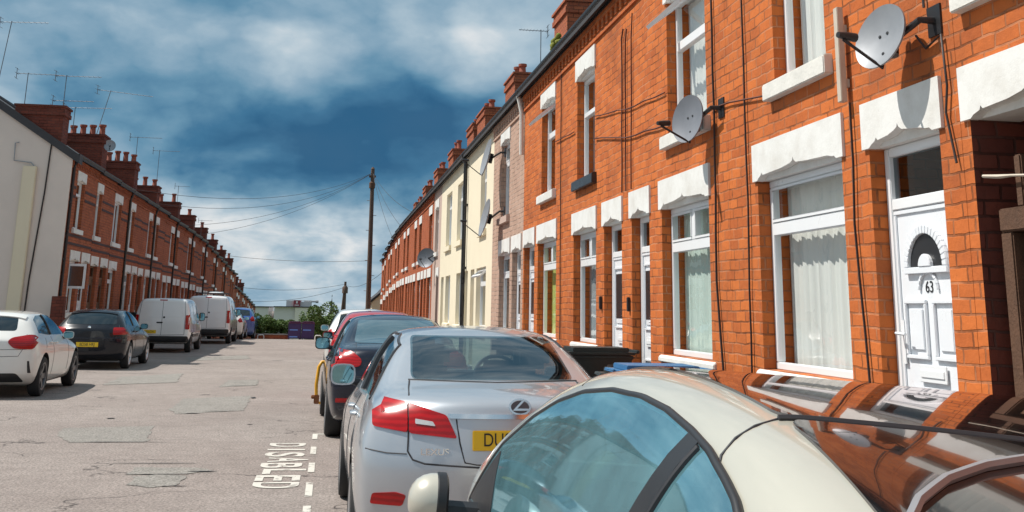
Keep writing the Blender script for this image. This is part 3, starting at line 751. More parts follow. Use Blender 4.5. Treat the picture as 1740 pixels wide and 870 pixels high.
wall_cable_or_shadow([(12.70,5.0),(12.76,4.9),(12.80,3.0)], 'cable down the wall between the two upper windows, left of the pair', .014, mat='cable_or_shadow_br')
wall_cable_or_shadow([(12.55,4.95),(12.60,4.8),(12.62,3.0)], 'cable down the wall between the two upper windows, middle one', .013, mat='cable_or_shadow_br')
wall_cable_or_shadow([(12.28,5.1),(12.32,4.8),(12.38,3.0)], 'cable down the wall between the two upper windows, right one', .011, mat='cable_or_shadow_br')
wall_cable_or_shadow([(14.2,3.86),(12.6,3.63),(10.95,3.53)], 'cable shadow line along the brickwork at sill height, left of the small dish', .013, mat='cable_or_shadow_br')  # level runs from here on: brown tubes standing in for cable shadows
wall_cable_or_shadow([(14.2,4.17),(12.6,3.98),(11.02,3.88)], 'thinner cable shadow line along the brickwork above the sill-height one', mat='cable_or_shadow_br')
wall_cable_or_shadow([(9.6,3.45),(9.1,3.42),(8.25,3.33)], 'cable shadow line along the brickwork from the small dish to the next sill', mat='cable_or_shadow_br')
wall_cable_or_shadow([(16.9,4.2),(15.5,4.15)], 'short cable shadow line crossing the brick pilaster between the upper windows', mat='cable_or_shadow_br')
wall_cable_or_shadow([(16.45,5.3),(16.42,1.2)], 'cable down the pilaster beside the green blind house', .012)
pl = MB(); RS.box(pl, 6.82, 6.88, -.075, -.03, 3.02, 3.68); RS.box(pl, 6.83, 6.87, -.031, -.001, 3.5, 3.56); RS.box(pl, 6.83, 6.87, -.031, -.001, 3.12, 3.18)
tag(obj('timber_batten', pl, M['batten'], bevel=.004), 'white painted timber batten standing upright on the brick between window and dish', 'batten')
# passage gate
G = empty('passage_gate', (F+.35, 4.9, .12), 'dark weathered timber gate with frame inside the passage at the right edge', 'gate')
mb = MB(); RS.box(mb, 4.36, 5.36, .06, .18, 2.06, 2.18); RS.box(mb, 5.27, 5.37, .07, .17, .12, 2.0595); RS.box(mb, 4.36, 4.46, .07, .17, .12, 2.0595); RS.box(mb, 5.16, 5.22, .08, .14, 2.1805, 2.45)
obj('gate_frame', mb, M['wood_dk'], G, bevel=.008)
mb = MB()
for i in range(5):
    u = 4.48+i*.155; RS.box(mb, u, u+.142, .12+.012*(i%2), .15+.012*(i%2), .18, 1.98)
obj('gate_boards', mb, M['wood'], G, bevel=.006)
mb = MB(); mb.tube([(F+.03,5.42,2.36),(F+.045,5.3,2.345),(F+.05,5.2,2.34),(F+.06,4.9,2.31)], [.010,.013,.008,.009], 6)
tag(obj('frayed_rope', mb, M['batten'], smooth=60), 'pale frayed rope strung across the top of the passage', 'rope')
# meters, bells
for u, z, lab, m in ((6.70,1.83,'small black doorbell box on the frame left of door 63','black'),(13.9,1.72,'black and white doorbell on the brick between window and door','black'),(12.55,1.7,'black key safe on the brick beside the middle white door','black')):
    mb = MB(); RS.box(mb, u-.03, u+.03, -.035 if u > 7 else .06, -.001 if u > 7 else .098, z-.08, z+.08)
    tag(obj('doorbell', mb, M[m], bevel=.008), lab, 'doorbell')
# black soil pipe down the cream houses
dp = MB(); u = k(29.9); dp.tube([(F-.16,u,5.55),(F-.08,u,5.3),(F-.08,u,.1)], .055, 10)
for z in (1.0,2.6,4.2): RS.box(dp, u-.1, u+.1, -.1, -.001, z, z+.06)
tag(obj('downpipe', dp, M['blackg'], smooth=40), 'thick black downpipe running down between the two cream rendered houses', 'downpipe')
dp = MB(); u = k(20.9); dp.tube([(F-.13,u,5.5),(F-.06,u,5.2),(F-.05,u,4.4)], .04, 8)
tag(obj('downpipe', dp, M['whitew'], smooth=40), 'short pale downpipe under the gutter of the brownish house', 'downpipe')
mo = MB()
for i in range(40):
    c_ = Vector((F-.12+rnd.uniform(-.05,.05), 16.3+rnd.gauss(0,.12), 5.62+abs(rnd.gauss(0,.05)))); r = .03+.03*rnd.random()
    mo.lathe([(0,-r),(r*.7,-r*.6),(r,0),(r*.7,r*.6),(0,r)], c_, (rnd.random(),rnd.random(),1), 7)
tag(obj('moss_clump', mo, M['moss'], smooth=60), 'yellow green moss clump growing in the black gutter', 'moss')

def dish(base, c, nrm, up, rx, ry, label, arm=True, mat='grey_metal', sc_=1.0, sd=-1):
    """base on the wall, c = dish centre, nrm = the way it looks"""
    n = Vector(nrm).normalized(); u = Vector(up); r = u.cross(n).normalized(); u = n.cross(r).normalized(); c = Vector(c); base = Vector(base)
    D = empty('satellite_dish', base, label, 'satellite dish', 'satellite dishes fixed to the houses')
    mb = MB(); N, Q = 40, 7; vs = []; dp = rx*.2
    for side in (0, 1):
        for j in range(Q+1):
            t = j/Q
            for i in range(N):
                a = 2*math.pi*i/N; vs.append(c+r*(rx*t*math.cos(a))+u*(ry*t*math.sin(a))+n*(dp*(t*t-1)-(.012 if side else 0)))
    fs = []
    for side in (0, 1):
        o = side*(Q+1)*N
        for j in range(Q):
            for i in range(N): fs.append((o+j*N+i, o+j*N+(i+1)%N, o+(j+1)*N+(i+1)%N, o+(j+1)*N+i))
    for i in range(N): fs.append((Q*N+i, Q*N+(i+1)%N, (Q+1)*N+Q*N+(i+1)%N, (Q+1)*N+Q*N+i))
    mb.add(vs, fs); obj('reflector', mb, M[mat], D, smooth=50)
    back = c-n*(dp+.01)
    b = MB(); b.tube([base, base+(Vector((sd,0,0)))*.10, back-n*.05, back], [.024,.02,.02,.04], 8); b.box(base.x-.012, base.x, base.y-.07, base.y+.07, base.z-.09, base.z+.09)
    b.tube([back-n*.04-u*.1, back-n*.04+u*.1], .045, 8)
    obj('wall_bracket', b, M['black'], D, smooth=40)
    foot = c-u*ry*.95-n*.0; lnb = c-u*ry*.45+n*(rx*1.25)
    a_ = MB(); a_.tube([back-u*ry*.3, foot-n*.02-u*.02, foot+n*.03, lnb-u*.03], .008*sc_+.002, 6); obj('arm', a_, M['black'], D, smooth=40)
    l = MB(); l.tube([lnb+n*.04-u*.012, lnb-n*.02, lnb-n*.09+u*.014], [.018*sc_,.026*sc_,.028*sc_], 10); obj('receiver_head', l, M['black'], D, smooth=40)
    h = MB()
    for dx, dz in ((-.18,.12),(.12,.12),(.0,-.55)):
        p = c+r*rx*dx+u*ry*dz; t2 = dx*dx+dz*dz; p = p+n*(dp*(t2-1)+.002)
        h.lathe([(0,.004),(.010,.003),(.011,0)], p, n, 8)
    obj('bolt', h, M['black'], D)
    return D
dish((F,5.72,3.30), (F-.20,6.02,3.27), (-.95,-.22,.22), (.10,.22,1), .215, .205, 'large grey satellite dish above the lintel of door 63')
dish((F,9.34,3.42), (F-.22,9.68,3.37), (-.93,-.30,.1), (.12,.22,1), .235, .225, 'small grey satellite dish in front of the upper sill beside the long cable', mat='dish_dk')
dish((F,22.2,4.75), (F-.34,22.75,4.72), (-.97,-.06,.22), (.1,.0,1), .34, .40, 'upper of the two pale dishes at the corner of the cream house', mat='grey_metal')
dish((F,22.2,3.55), (F-.34,22.75,3.46), (-.97,-.06,.22), (.1,.0,1), .34, .40, 'lower of the two pale dishes at the corner of the cream house', mat='grey_metal')
dish((-7.90,39.15,6.80), (-7.72,39.0,6.82), (.25,-.95,.15), (0,.1,1), .20, .20, 'small grey dish fixed to the four pot chimney on the left', mat='grey_metal', sd=1)
dish((F,37.0,3.3), (F-.30,37.4,3.25), (-.5,-.8,.2), (.1,.2,1), .33, .33, 'dark dish on the far orange row just past the pinkish house', mat='aer')
# ------------------------------------------------------------------ vehicles
FR = [-1, -.72, -.3, .3, .72, 1]
def car_shell(st, rear=lambda z: 0, front=lambda z: 0, rc=.10, fc=.14, sub=2):
    """st: stations (y, zb, w, zs, wb, zbelt, wt, zte, zt); box lattice -> subdivision surface"""
    bm = bmesh.new(); V = {}
    L = st[-1][0]; rows = 7
    for j, (y, zb, w, zs, wb, zl_, wt, ze, zt) in enumerate(st):
        side = [(.86*w, zb), (.955*w, zb+.07), (w, zb+.07+(zs-zb)*.5), (.992*w, zs), (wb, zl_), ((wb+wt)/2+.025*(ze-zl_ > .15), (zl_+ze)/2), (wt, ze)]
        for i, fr in enumerate(FR):
            for r, (x, z) in enumerate(side):
                if i in (0, 5) or r in (0, rows-1) or j in (0, len(st)-1):
                    zz = z+(zt-ze)*(1-fr*fr) if r == rows-1 else z
                    xx = x*fr; yy = y
                    fd = max(0, 1-y/.55); yy += fd*(rear(zz)+rc*abs(fr)**3*1.0)
                    fd = max(0, 1-(L-y)/.7); yy -= fd*(front(zz)+fc*abs(fr)**3)
                    V[i, j, r] = bm.verts.new((xx, yy, zz))
    def q(*k): bm.faces.new([V[a] for a in k])
    nj = len(st)
    for j in range(nj-1):
        for r in range(rows-1):
            q((5,j,r),(5,j+1,r),(5,j+1,r+1),(5,j,r+1)); q((0,j,r),(0,j,r+1),(0,j+1,r+1),(0,j+1,r))
        for i in range(5):
            q((i,j,rows-1),(i+1,j,rows-1),(i+1,j+1,rows-1),(i,j+1,rows-1)); q((i,j,0),(i,j+1,0),(i+1,j+1,0),(i+1,j,0))
    for i in range(5):
        for r in range(rows-1):
            q((i,0,r),(i+1,0,r),(i+1,0,r+1),(i,0,r+1)); q((i,nj-1,r),(i,nj-1,r+1),(i+1,nj-1,r+1),(i+1,nj-1,r))
    me = bpy.data.meshes.new('body'); bm.to_mesh(me); bm.free()
    o = bpy.data.objects.new('body', me); COL.objects.link(o)
    m = o.modifiers.new('s', 'SUBSURF'); m.levels = m.render_levels = sub
    me2 = bpy.data.meshes.new_from_object(o.evaluated_get(DG())); bpy.data.objects.remove(o)
    return me2
def bvh_of(me):
    return BVHTree.FromPolygons([v.co.copy() for v in me.vertices], [list(p.vertices) for p in me.polygons])
def rounded(pts, r):
    """outline with its corners rounded by r"""
    out = []; n = len(pts)
    for i in range(n):
        p, a, b = Vector(pts[i]), Vector(pts[i-1]), Vector(pts[(i+1) % n])
        ra = min(r, (a-p).length*.45); rb = min(r, (b-p).length*.45)
        p0 = p+(a-p).normalized()*ra; p1 = p+(b-p).normalized()*rb
        for t in (0, .25, .5, .75, 1): out.append(tuple(p0*(1-t)**2+p*2*t*(1-t)+p1*t*t))
    return out
AX = {'L': (Vector((-3,0,0)), Vector((1,0,0)), lambda a,b: Vector((0,a,b))), 'Rt': (Vector((3,0,0)), Vector((-1,0,0)), lambda a,b: Vector((0,a,b))),
      'B': (Vector((0,-3,0)), Vector((0,1,0)), lambda a,b: Vector((a,0,b))), 'F': (Vector((0,9,0)), Vector((0,-1,0)), lambda a,b: Vector((a,0,b))),
      'T': (Vector((0,0,4)), Vector((0,0,-1)), lambda a,b: Vector((a,b,0)))}
class Car:
    def __init__(s, name, label, paintm, st, group=None, trim=None, cat='car', **kw):
        s.root = empty(name, (0,0,0), label, cat, group)
        s.holes = []; s.me = car_shell(st, **kw); s.bvh = bvh_of(s.me); s.st = st; s.paint = M[paintm]; s.cut = []
        s.L = st[-1][0]; s.wheels = []
    def hit(s, ax, a, b):
        o, d, f = AX[ax]; h = (None, None, None, None)
        for e1, e2 in ((0,0),(3e-4,2e-4),(-2e-4,3e-4),(-3e-4,-3e-4)):
            q = s.bvh.ray_cast(o+f(a+e1, b+e2), d)
            if q[0] is not None and (h[0] is None or q[3] < h[3]): h = q
        if h[0] is None:
            h = s.bvh.find_nearest(f(a, b)+{'B': Vector((0,.2,0)), 'F': Vector((0,s.L-.3,0)), 'L': Vector((-.8,0,0)), 'Rt': Vector((.8,0,0)), 'T': Vector((0,0,1.2))}[ax])
        return h[0], h[1]
    def surf(s, ax, poly, off, th, name, mat, parent=None, rad=0, step=.05):
        if rad: poly = rounded(poly, rad)
        pts = []
        for p, q in zip(poly, poly[1:]+poly[:1]):
            d = math.dist(p, q); n = max(1, int(d/step))
            if d < 1e-5: continue
            for i in range(n): pts.append(Vector((p[0]+(q[0]-p[0])*i/n, p[1]+(q[1]-p[1])*i/n)))
        nb = len(pts); x0, x1 = min(p.x for p in pts), max(p.x for p in pts); y0, y1 = min(p.y for p in pts), max(p.y for p in pts)
        def ins(x, y):
            c = False
            for i in range(nb):
                a, b = pts[i], pts[i-1]
                if (a.y > y) != (b.y > y) and x < (b.x-a.x)*(y-a.y)/(b.y-a.y)+a.x: c = not c
            return c
        inner = []
        nx, ny = int((x1-x0)/step)+1, int((y1-y0)/step)+1
        for i in range(1, nx):
            for j in range(1, ny):
                x, y = x0+(x1-x0)*i/nx, y0+(y1-y0)*j/ny
                if ins(x, y) and min((p-Vector((x,y))).length for p in pts) > step*.45: inner.append(Vector((x,y)))
        res = delaunay_2d_cdt(pts+inner, [], [list(range(nb))], 1, 1e-6)
        v2, fs = res[0], res[2]
        top = []; nr = []
        for v in v2:
            h, n = s.hit(ax, v.x, v.y)
            if n.dot(AX[ax][1]) > 0: n = -n
            top.append(h); nr.append(n)
        # smooth the normals over neighbours
        acc = [Vector(n) for n in nr]
        for f in fs:
            t = sum((nr[i] for i in f), Vector())
            for i in f: acc[i] += t
        nr = [n.normalized() for n in acc]
        vs = [p+n*off for p, n in zip(top, nr)]+[p+n*(off-th) for p, n in zip(top, nr)]
        n0 = len(top); faces = [list(f) for f in fs]
        cnt = {}
        for f in faces:
            for a, b in zip(f, f[1:]+f[:1]): cnt[a, b] = 1
        for (a, b) in list(cnt):
            if (b, a) not in cnt: faces.append([b, a, a+n0, b+n0])
        mb = MB(); mb.add(vs, faces)
        return obj(name, mb, mat if not isinstance(mat, str) else M[mat], parent or s.root, smooth=35, world=False)
    def line(s, ax, pts, name, mat='black', r=.004, parent=None, off=.0, step=.03, n=6):
        P = []
        for p, q in zip(pts, pts[1:]):
            k_ = max(1, int(math.dist(p, q)/step))
            for i in range(k_): P.append((p[0]+(q[0]-p[0])*i/k_, p[1]+(q[1]-p[1])*i/k_))
        P.append(pts[-1]); Q = []
        for a, b in P:
            h, n_ = s.hit(ax, a, b); Q.append(h+(n_ if n_.dot(AX[ax][1]) < 0 else -n_)*off)
        mb = MB(); mb.tube(Q, r, n); return obj(name, mb, M[mat], parent or s.root, smooth=50, world=False)
    def wheel(s, y, x, r=.31, w=.20, rim='alloy', spokes=10, dishd=.03, steer=0):
        """both wheels of one axle"""
        for sg in (-1, 1):
            t = MB(); prof = [(r*.66,-w/2+.012),(r*.74,-w/2),(r*.93,-w/2+.004),(r*.985,-w/2+.03),(r,-w/2+.055),(r,w/2-.055),(r*.985,w/2-.03),(r*.93,w/2-.004),(r*.74,w/2),(r*.66,w/2-.012),(r*.62,w/2-.05),(r*.62,-w/2+.05),(r*.66,-w/2+.012)]
            t.lathe(prof, (0,0,0), (1,0,0), 36)
            wo = obj('wheel', t, M['rubber'], s.root, smooth=40, world=False)
            wo.location = (sg*(x-w/2), y, r); wo.rotation_euler = (0, 0, R(steer))
            m = MB(); o = w/2*sg; so = sg
            m.lathe([(r*.66,o-.012*so),(r*.70,o-.004*so),(r*.62,o-.012*so),(r*.60,o-.04*so),(r*.58,o-.10*so)], (0,0,0), (1,0,0), 36)
            m.lathe([(0,o-.028*so),(r*.13,o-.028*so),(r*.17,o-.05*so)], (0,0,0), (1,0,0), 16)
            for i in range(spokes):
                a = 2*math.pi*i/spokes; ca, sa = math.cos(a), math.sin(a); hw = r*.5/spokes+.006
                def P(rr, ww, xx): return (xx, ca*rr-sa*ww, sa*rr+ca*ww)
                m.add([P(r*.1,-hw,o-.035*so),P(r*.1,hw,o-.035*so),P(r*.61,hw*1.25,o-.022*so),P(r*.61,-hw*1.25,o-.022*so),P(r*.1,-hw,o-.07*so),P(r*.1,hw,o-.07*so),P(r*.61,hw*1.25,o-.06*so),P(r*.61,-hw*1.25,o-.06*so)],
                      [(0,1,2,3),(4,7,6,5),(0,3,7,4),(1,5,6,2),(2,6,7,3),(0,4,5,1)])
            ro = obj('rim', m, M[rim], wo, smooth=40, world=False)
            d = MB(); d.lathe([(0,o-.11*so),(r*.60,o-.11*so)], (0,0,0), (1,0,0), 24); obj('brake_disc', d, M['alloy_dk'], wo, world=False)
        s.cut.append((y, r, x))
    def finish(s, loc, rz=0, lower=None, roll=0):
        me = s.me; me.materials.clear(); me.materials.append(s.paint); me.materials.append(M['dark']); me.materials.append(M['black'])
        o = bpy.data.objects.new('body', me); COL.objects.link(o); cs = []
        for (y, r, x) in s.cut:
            for sg in (-1, 1):
                c = MB(); n = 40; rr = r+.055; xa, xb = sg*(x-.30), sg*(x+.35)
                c.lathe([(0,xa),(rr,xa),(rr,xb),(0,xb)], (0,y,r+.01), (1,0,0), n)
                co = link('cutter', c.mesh('cutter', M['dark'])); cs.append(co)
                m = o.modifiers.new('b', 'BOOLEAN'); m.operation = 'DIFFERENCE'; m.object = co; m.solver = 'EXACT'
        for (ax, poly, d0, d1) in s.holes:
            ox, oy = sum(p[0] for p in poly)/len(poly), sum(p[1] for p in poly)/len(poly)
            pl = [(ox+(p[0]-ox)*.975, oy+(p[1]-oy)*.955) for p in rounded(poly, .03)]
            fn = {'x': lambda a_, b_, d: (d, a_, b_), 'y': lambda a_, b_, d: (a_, d, b_)}[ax]
            c = MB(); c.prism(pl, fn, d0, d1); co = link('cutter', c.mesh('cutter', M['dark'])); cs.append(co)
            m = o.modifiers.new('b', 'BOOLEAN'); m.operation = 'DIFFERENCE'; m.object = co; m.solver = 'EXACT'
        bpy.context.view_layer.update()
        me2 = bpy.data.meshes.new_from_object(o.evaluated_get(DG()))
        bpy.data.objects.remove(o)
        for c in cs: bpy.data.objects.remove(c)
        me2.materials.clear(); [me2.materials.append(m) for m in (s.paint, M['dark'], M['black'])]
        for p in me2.polygons:
            c = p.center; mi = 0
            for (y, r, x) in s.cut:
                if abs(c.x) < x+.02 and math.hypot(c.y-y, c.z-r-.01) < r+.06 and not (abs(p.normal.x) > .9 and abs(c.x) > x-.1): mi = 1
            if s.holes and c.z > .8 and (s.bvh.find_nearest(c)[3] or 0) > .006: mi = 1
            if mi == 0 and lower and c.z < lower(c): mi = 2
            p.material_index = mi; p.use_smooth = True
        me2.set_sharp_from_angle(angle=R(32)); me2.name = 'body'
        b = link('body', me2, s.root, world=False)
        s.root.location = loc; s.root.rotation_euler = (0, R(roll), R(rz))
        return b
    def seats(s, rows, z0, hw=.24, wheel=None):
        for y, top in rows:
            for sx in (-1, 1):
                m = MB(); m.prism([(y-.10,z0),(y+.06,z0),(y-.03,top-.10),(y-.13,top-.10)], lambda a, b, d: (sx*.36+d, a, b), -hw, hw)
                so = obj('seat', m, M['seat'], s.root, bevel=.05, smooth=50, world=False)
                m = MB(); m.box(sx*.36-.13,sx*.36+.13,y-.16,y-.06,top-.06,top+.10); obj('headrest', m, M['seat'], so, bevel=.04, smooth=50, world=False)
        if wheel:
            m = MB(); m.tube([(wheel[0]+.19*math.cos(t),wheel[1]+.07*math.sin(t),wheel[2]+.17*math.sin(t)) for t in [2*math.pi*i/24 for i in range(25)]], .016, 8); obj('steering_wheel', m, M['black'], s.root, smooth=50, world=False)
    def mirror(s, x, y, z, sx=.13, sy=.09, sz=.08, col=None, sides=(-1, 1), glass=True):
        for sg in sides:
            m = MB(); c = Vector((sg*(x+sx*.6), y, z)); n1, n2 = 16, 8; vs = []
            for j in range(n2+1):
                t = j/n2; rr = (math.sqrt(max(0, 1-(1-t)**2)) if j < n2 else 1); yy = sy*(1-t*1.25)
                for i in range(n1):
                    a = 2*math.pi*i/n1; ca, sa = math.cos(a), math.sin(a)
                    se = lambda v: math.copysign(abs(v)**.6, v)
                    vs.append(c+Vector((se(ca)*sx*rr, yy, se(sa)*sz*rr)))
            fs = [(j*n1+i, j*n1+(i+1)%n1, (j+1)*n1+(i+1)%n1, (j+1)*n1+i) for j in range(n2) for i in range(n1)]+[tuple(range(n1))[::-1], tuple(range(n2*n1, n2*n1+n1))]
            m.add(vs, fs); o = obj('mirror', m, col or s.paint, s.root, smooth=50, world=False)
            st = MB(); st.tube([(sg*(x-.10),y+.02,z-sz*.8),(sg*(x+.03),y,z-sz*.55)], [.035,.028], 8); obj('mirror_arm', st, M['black'], o, smooth=50, world=False)
            if glass:
                g = MB(); yy = y-sy*.25-.003; pts = [(math.copysign(abs(math.cos(a))**.6, math.cos(a))*sx*.86, math.copysign(abs(math.sin(a))**.6, math.sin(a))*sz*.84) for a in [2*math.pi*i/20 for i in range(20)]]
                g.prism(pts, lambda a, b, d: (c.x+a, yy-d, c.z+b), 0, .004); obj('mirror_glass', g, M['mirror'], o, world=False)
    def handle(s, y, z, sides=('L', 'Rt'), col='chrome', l=.17):
        for sd in sides:
            h, n = s.hit(sd, y, z); m = MB(); sg = -1 if sd == 'L' else 1
            m.tube([h+Vector((0,-l/2,0)), h+Vector((sg*.03,-l/2+.02,0)), h+Vector((sg*.032,l/2-.02,0)), h+Vector((0,l/2,0))], [.012,.015,.015,.012], 8)
            obj('door_handle', m, M[col] if isinstance(col, str) else col, s.root, smooth=50, world=False)
    def plate(s, x, y, z, txt, w=.52, tilt=0):
        m = MB(); m.box(-w/2, w/2, -.006, .004, -.056, .056)
        p = obj('number_plate', m, M['plate'], s.root, bevel=.004, world=False); p.location = (x, y, z); p.rotation_euler = (R(tilt), 0, 0)
        if txt:
            me = text_mesh(txt, .105, .001, .82); me.transform(Matrix(((1,0,0,0),(0,0,-1,-.0075),(0,1,0,0),(0,0,0,1)))); me.materials.clear(); me.materials.append(M['plate_blk'])
            link('plate_lettering', me, p, world=False)
        return p
def both(fn, poly):
    fn('L', poly); fn('Rt', poly)
GC = 'cars parked along the right kerb'; GCL = 'vehicles parked along the left kerb'

# ---- silver saloon
S1 = [(0,.36,.83,.76,.80,.98,.66,1.055,1.075),(.10,.27,.87,.80,.82,1.0,.70,1.085,1.11),(.42,.20,.90,.83,.83,1.01,.71,1.11,1.145),(.72,.18,.905,.84,.83,1.01,.69,1.13,1.165),
      (1.02,.18,.905,.85,.82,1.01,.64,1.26,1.30),(1.38,.18,.905,.85,.81,1.0,.60,1.40,1.45),(1.85,.18,.905,.85,.80,1.0,.59,1.445,1.50),(2.35,.18,.905,.85,.80,.99,.59,1.44,1.50),(2.75,.18,.905,.85,.80,.98,.59,1.38,1.44),
      (3.1,.18,.905,.84,.80,.97,.63,1.20,1.25),(3.42,.18,.905,.83,.78,.94,.70,1.01,1.06),(3.9,.2,.895,.80,.76,.88,.68,.94,1.0),(4.35,.24,.86,.72,.70,.78,.60,.84,.89),(4.58,.30,.76,.62,.62,.68,.5,.72,.75)]
c = Car('silver_saloon', 'silver saloon car with large red tail lights and a yellow plate, second from the camera', 'silver', S1, GC,
        rear=lambda z: .0 if z < .8 else (z-.8)*.30, rc=.22, sub=3)
c.surf('B', [(-.545,1.168),(.545,1.168),(.50,1.425),(-.50,1.425)], .004, .02, 'rear_window', 'tint_rear', rad=.04)
c.surf('F', [(-.60,1.08),(.60,1.08),(.48,1.40),(-.48,1.40)], .004, .012, 'windscreen', 'tint_rear', rad=.04)
c.line('B', [(-.56,1.165),(0,1.158),(.56,1.165)], 'window_seal', 'seal', .006)
for sd in ('L', 'Rt'):
    c.surf(sd, [(.86,1.05),(1.0,1.12),(1.35,1.335),(1.75,1.40),(2.35,1.40),(2.75,1.31),(3.25,1.03),(2.2,1.04),(1.2,1.05)], .004, .012, 'side_window', 'tint_rear', rad=.03)
    c.line(sd, [(.80,1.04),(.98,1.14),(1.35,1.36),(1.75,1.425),(2.35,1.425),(2.77,1.33)], 'window_trim', 'blackg', .012)
    c.line(sd, [(1.78,1.03),(1.86,1.40)], 'door_pillar', 'blackg', .03)
    c.line(sd, [(1.22,1.04),(1.05,.86),(1.0,.72)], 'door_seam', 'seal', .004); c.line(sd, [(1.86,1.0),(1.84,.36)], 'door_seam', 'seal', .004); c.line(sd, [(2.95,1.0),(3.0,.36)], 'door_seam', 'seal', .004)
c.line('L', [(.92,.78),(.98,.83),(1.05,.82),(1.10,.76),(1.06,.69),(.98,.68),(.92,.72),(.92,.78)], 'fuel_flap', 'seal', .003)
for sg in (-1, 1):
    t = c.surf('B', [(sg*.80,1.085),(sg*.60,1.06),(sg*.60,.90),(sg*.80,.925)], .012, .03, 'tail_light', 'tail', rad=.02)
    t2 = c.surf('B', [(sg*.592,1.058),(sg*.375,1.0),(sg*.315,.875),(sg*.592,.897)], .012, .03, 'tail_light', 'tail', rad=.018)
    c.surf('B', [(sg*.555,.975),(sg*.455,.962),(sg*.44,.938),(sg*.555,.948)], .016, .008, 'reverse_lens', 'lens', t2, rad=.006)
    c.line('B', [(sg*.555,1.16),(sg*.585,1.10),(sg*.597,1.05),(sg*.597,.90),(sg*.60,.80),(sg*.57,.755),(sg*.5,.735),(sg*.2,.72),(0,.718)], 'boot_seam', 'seal', .0055)
    c.surf('B', [(sg*.80,.50),(sg*.79,.56),(sg*.66,.575),(sg*.60,.56),(sg*.62,.50)], .006, .02, 'reflector', 'tail', rad=.015)
    c.line('B', [(sg*.84,.80),(sg*.72,.785),(sg*.605,.785)], 'bumper_seam', 'seal', .004)
c.surf('B', [(-.32,.985),(.32,.985),(.27,.735),(-.27,.735)], .003, .01, 'plate_recess', M['silver'], rad=.04)
c.line('B', [(-.32,.98),(-.30,.85),(-.27,.745),(-.2,.735),(.2,.735),(.27,.745),(.30,.85),(.32,.98)], 'plate_surround', 'seal', .005)
c.surf('B', [(-.37,1.008),(.37,1.008),(.36,.982),(-.36,.982)], .014, .03, 'boot_trim', 'chrome', rad=.008)
hp, hn = c.hit('B', 0, .865)
c.plate(0.03, hp.y-.012, .868, 'DU07 KXE', tilt=-8)
hp, hn = c.hit('B', .06, 1.052)
# oval badge with a slanted letter in the ring
mb = MB(); N = 28
for i in range(N):
    a0, a1 = 2*math.pi*i/N, 2*math.pi*(i+1)/N
    mb.prism([(.068*math.cos(a0),.05*math.sin(a0)),(.068*math.cos(a1),.05*math.sin(a1)),(.056*math.cos(a1),.039*math.sin(a1)),(.056*math.cos(a0),.039*math.sin(a0))], lambda a,b,d: (a,d,b), -.006, .006)
mb.prism([(-.045,-.022),(.05,-.022),(.055,-.010),(-.018,-.010),(.028,.034),(.010,.034)], lambda a,b,d: (a,d,b), -.005, .006)
bd = obj('badge', mb, M['chrome'], c.root, world=False, bevel=.001); bd.location = (.06, hp.y-.008, 1.052); bd.rotation_euler = (R(-17), 0, 0)
mb = MB(); mb.prism([(.055*math.cos(2*math.pi*i/24),.038*math.sin(2*math.pi*i/24)) for i in range(24)], lambda a,b,d: (a,d,b), .001, .005)
obj('badge_ground', mb, M['alloy_dk'], bd, world=False)
hp, hn = c.hit('B', -.44, .80)
me = text_mesh('LEXUS', .052, .003, 1.15); me.transform(Matrix(((1,0,0,0),(0,0,-1,0),(0,1,0,0),(0,0,0,1)))); me.materials.clear(); me.materials.append(M['chrome'])
o = link('lettering', me, c.root, world=False); o.location = (-.445, hp.y-.005, .80); o.rotation_euler = (0,0,R(-6))
c.mirror(.86, 3.12, 1.06, .105, .10, .088)
c.handle(1.42, .90, col='silver'); c.handle(2.05, .90, col='silver')
c.wheel(.93, .90, .325, .22, 'alloy', 10); c.wheel(3.66, .90, .325, .22, 'alloy', 10)
c.holes = [('y', [(-.545,1.168),(.545,1.168),(.50,1.425),(-.50,1.425)], .3, 2.4), ('x', [(.86,1.05),(1.0,1.12),(1.35,1.335),(1.75,1.40),(2.35,1.40),(2.75,1.31),(3.25,1.03),(2.2,1.04),(1.2,1.05)], -1.2, 1.2), ('y', [(-.60,1.08),(.60,1.08),(.48,1.40),(-.48,1.40)], 2.2, 3.6)]
c.seats([(1.42,1.27),(2.45,1.32)], .95, wheel=(.36,2.85,1.06))
c.finish((1.10, 6.72, 0), rz=.6)

# ---- generic cars
def saloon(L=4.5, W=.89, H=1.45, z=1.0):
    s = L/4.58; out = []
    for (y, zb, w, zs, wb, zb2, wt, ze, zt) in S1:
        h = H/1.50; out.append((y*s, zb, w*W/.905, zs*h, wb*W/.905, zb2*h, wt*W/.905, ze*h, zt*h))
    return out
HATCH = [(0,.36,.82,.74,.79,.88,.70,.95,.975),(.13,.27,.87,.80,.81,.97,.68,1.04,1.07),(.32,.21,.885,.84,.81,1.0,.62,1.20,1.24),(.55,.19,.89,.85,.80,1.0,.57,1.36,1.40),(.95,.18,.89,.85,.79,.995,.575,1.40,1.445),
         (1.5,.18,.89,.85,.79,.985,.58,1.41,1.455),(2.0,.18,.89,.85,.79,.975,.58,1.39,1.44),(2.45,.18,.89,.84,.79,.96,.60,1.27,1.32),(2.95,.18,.89,.83,.77,.92,.68,1.0,1.05),(3.5,.2,.88,.79,.74,.85,.66,.92,.97),(3.95,.25,.84,.70,.68,.76,.58,.81,.85),(4.2,.32,.74,.6,.6,.66,.48,.70,.73)]
def scale_st(st, L, W, H):
    l0 = st[-1][0]; w0 = max(s[2] for s in st); h0 = max(s[8] for s in st)
    return [(y*L/l0, zb, w*W/w0, zs*H/h0, wb*W/w0, z2*H/h0, wt*W/w0, ze*H/h0, zt*H/h0) for (y, zb, w, zs, wb, z2, wt, ze, zt) in st]
